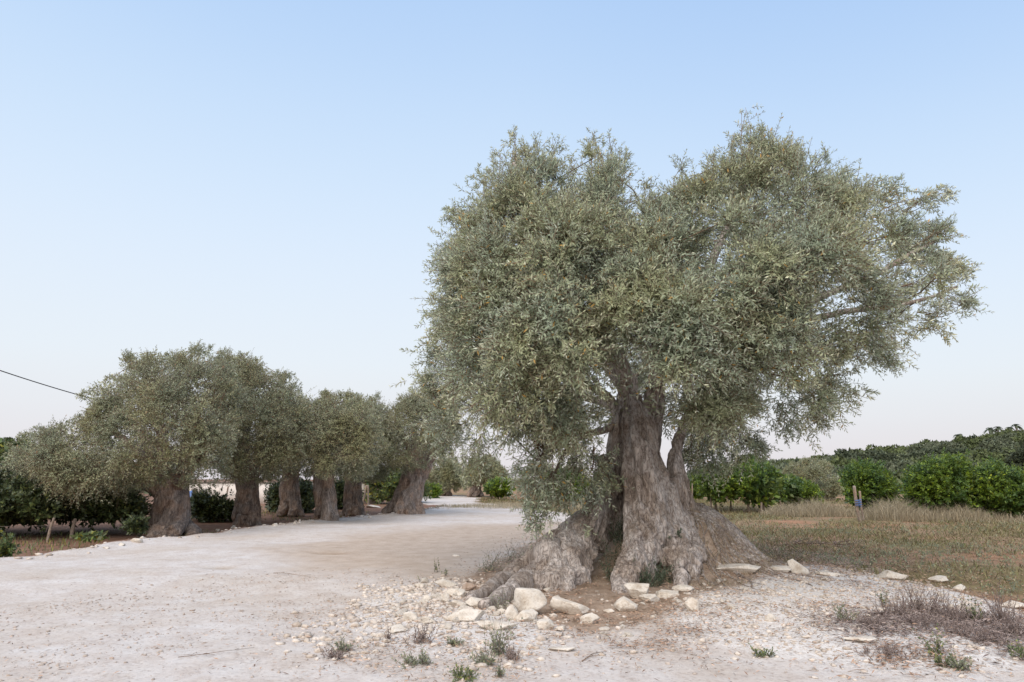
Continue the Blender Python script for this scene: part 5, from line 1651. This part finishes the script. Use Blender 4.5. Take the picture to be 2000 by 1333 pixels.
weed(670, 1272, 40, 28, 'small grey green weed on the open track, farthest left of the weeds', 401, M_WEED)
weed(655, 1285, 44, 26, 'dry brown sprigs beside the farthest left weed', 402, M_DRYWEED, dry=True)
weed(820, 1255, 44, 46, 'upright brown sprigs in the rubble left of the grey tuft', 403, M_DRYWEED, 22, True)
weed(757, 1252, 14, 30, 'single dark dry stalk in the gravel', 404, M_DRYWEED, 6, True)
weed(812, 1298, 62, 24, 'sprawling pale green weed with reddish base at the bottom', 405, M_WEED, 30)
weed(885, 1262, 34, 16, 'low green weed between rubble and grey tuft', 406, M_WEED, 18)
weed(972, 1280, 34, 60, 'tallest pale silvery weed tuft before the rocks', 407, M_WEED, 34, ll=.034)
weed(945, 1298, 36, 26, 'grey green clump at the foot of the silvery tuft', 408, M_WEED, 24)
weed(1000, 1290, 30, 34, 'brown sprigs right of the silvery tuft', 409, M_DRYWEED, 16, True)
weed(908, 1326, 44, 24, 'rounded dark green weed at the bottom edge', 410, M_WEEDG, 26, ll=.028, lw=.014)
weed(975, 1322, 16, 26, 'small upright green weed at the bottom edge right of the rounded one', 411, M_WEED, 9)
weed(984, 1192, 26, 30, 'pale green sprig growing between root and largest block', 412, M_WEED, 16)
weed(852, 1118, 14, 22, 'small bright green sprout on the tan track', 413, M_WEEDG, 8)
weed(868, 1124, 12, 12, 'tiny sprout right of the bright green sprout', 414, M_WEEDG, 6)
weed(826, 1136, 14, 10, 'tiny green sprout at the top of the rubble heap', 415, M_WEEDG, 6)
weed(960, 1118, 70, 34, 'grey bushy weed behind the long root', 416, M_WEED, 40, ll=.03)
weed(1010, 1098, 80, 38, 'grey green bushy weed against the left roots', 417, M_WEED, 46, ll=.03)
weed(1080, 1024, 44, 14, 'dark low weed on the tan ground left of the trunk', 418, M_WEED, 26)
weed(1490, 1282, 40, 18, 'flat dark green weed on the white foreground', 419, M_WEEDG, 16, lw=.014)
weed(1648, 1214, 40, 36, 'blue green weed with drooping leaves on the bank', 420, M_WEED, 16, ll=.04)
weed(1690, 1110, 30, 14, 'green weed at the edge of grass near the broad boulder', 421, M_WEEDG, 12)
weed(1728, 1186, 16, 30, 'upright green shoot at the left end of the dry weeds', 422, M_WEEDG, 10, lw=.016)
weed(1901, 1212, 24, 42, 'bright green spurge standing right of the dry weeds', 423, M_WEEDG, 16, lw=.016)
weed(1826, 1282, 22, 44, 'upright yellow tipped spurge at lower right', 424, M_WEEDG, 14, lw=.018)
weed(1840, 1302, 26, 26, 'green spurge just below the yellow tipped one', 425, M_WEEDG, 14, lw=.016)
weed(1872, 1308, 50, 30, 'spreading grey green spurge, lowest at the right', 426, M_WEED, 22, lw=.016)
weed(1996, 1290, 24, 42, 'green plant cut by the right edge', 427, M_WEEDG, 14, lw=.016)
DW = 'dry brown weeds on the right bank'
for k, (px, py, w, h, lb) in enumerate([(1745, 1205, 60, 50, 'dry purple brown weed, leftmost clump on the right bank'), (1790, 1195, 60, 66, 'dry weed with tall thin upright stalks'), (1830, 1200, 70, 60, 'densest dry brown weed clump on the bank'),
                                        (1870, 1212, 60, 40, 'dry weed clump beside the bright green spurge'), (1800, 1222, 90, 40, 'low matted dry weed before the dense clump'), (1880, 1240, 90, 36, 'grey dry weed mat below the spurge'),
                                        (1960, 1215, 70, 66, 'tall dry weed at the right edge'), (1985, 1240, 60, 50, 'dense dry weed in the right corner of the bank'), (1930, 1255, 80, 34, 'low grey dry weed near the right edge'),
                                        (1700, 1222, 80, 22, 'flat rusty dry weed left of the bank weeds'), (1730, 1280, 100, 20, 'flat rusty dry weed in the lower foreground')]):
    weed(px, py, w, h, lb, 450 + k, M_DRYWEED, 62, True, 7, .026, .006, 'dry_weed', DW)

# fallen branch on the field, twigs on the track
rg = np.random.default_rng(77)


def dead_branch(px, py, length, ang, label, seed, leaves=True, r=.012):
    rg = np.random.default_rng(seed)
    b = ground(px, py)
    d = np.array([cos(ang), sin(ang), 0])
    side = np.array([-sin(ang), cos(ang), 0])
    t = np.linspace(0, 1, 8)
    pts = b + d * (t[:, None] - .5) * length + side * (.08 * length * np.sin(t * 4 + seed))[:, None]
    pts[:, 2] = H(pts[:, 0], pts[:, 1]) + r + .03 * np.sin(t * 3.1) * length
    root = empty('fallen_branch' if leaves else 'dry_twig', b, label, 'branch')
    g = Geo(); tube(g, pts, np.linspace(r, r * .35, 8), 6)
    n = 26 if leaves else 5
    s = rg.integers(1, 7, n)
    base = pts[s]
    dd = d * .7 + side * rg.choice([-1, 1], n)[:, None] * .7 + rg.normal(size=(n, 3)) * .2 + [0, 0, .12]
    L = length * (.3 if leaves else .16) * (.6 + .6 * rg.random(n))
    V, F, mid, end = sprays(base, dd, L, 8, np.tile([0, 0, -.1], (n, 1)), .06, .016, rg)
    g2 = Geo(); g2.add(*many_twigs(base, mid, end, r * .45, .002))
    child('stem', *g.get(), M_TWIG, root, True)
    child('side_twigs', *g2.get(), M_TWIG, root)
    if leaves:
        child('dead_leaves', V, F, M_DRYWEED, root, kind='stuff')


dead_branch(1590, 1068, 1.9, .15, 'fallen olive branch with grey dead leaves on the dry grass', 1)
dead_branch(568, 1124, .9, -.5, 'forked bare twig lying on the track', 2, False, .0045)
dead_branch(425, 1276, .62, .55, 'long thin bare twig on the track at lower left', 3, False, .0032)
dead_branch(755, 1184, .45, .05, 'straight bare twig left of the rubble heap', 4, False, .0045)
dead_branch(1160, 1283, .4, .8, 'short bare twig in the white foreground', 5, False, .005)
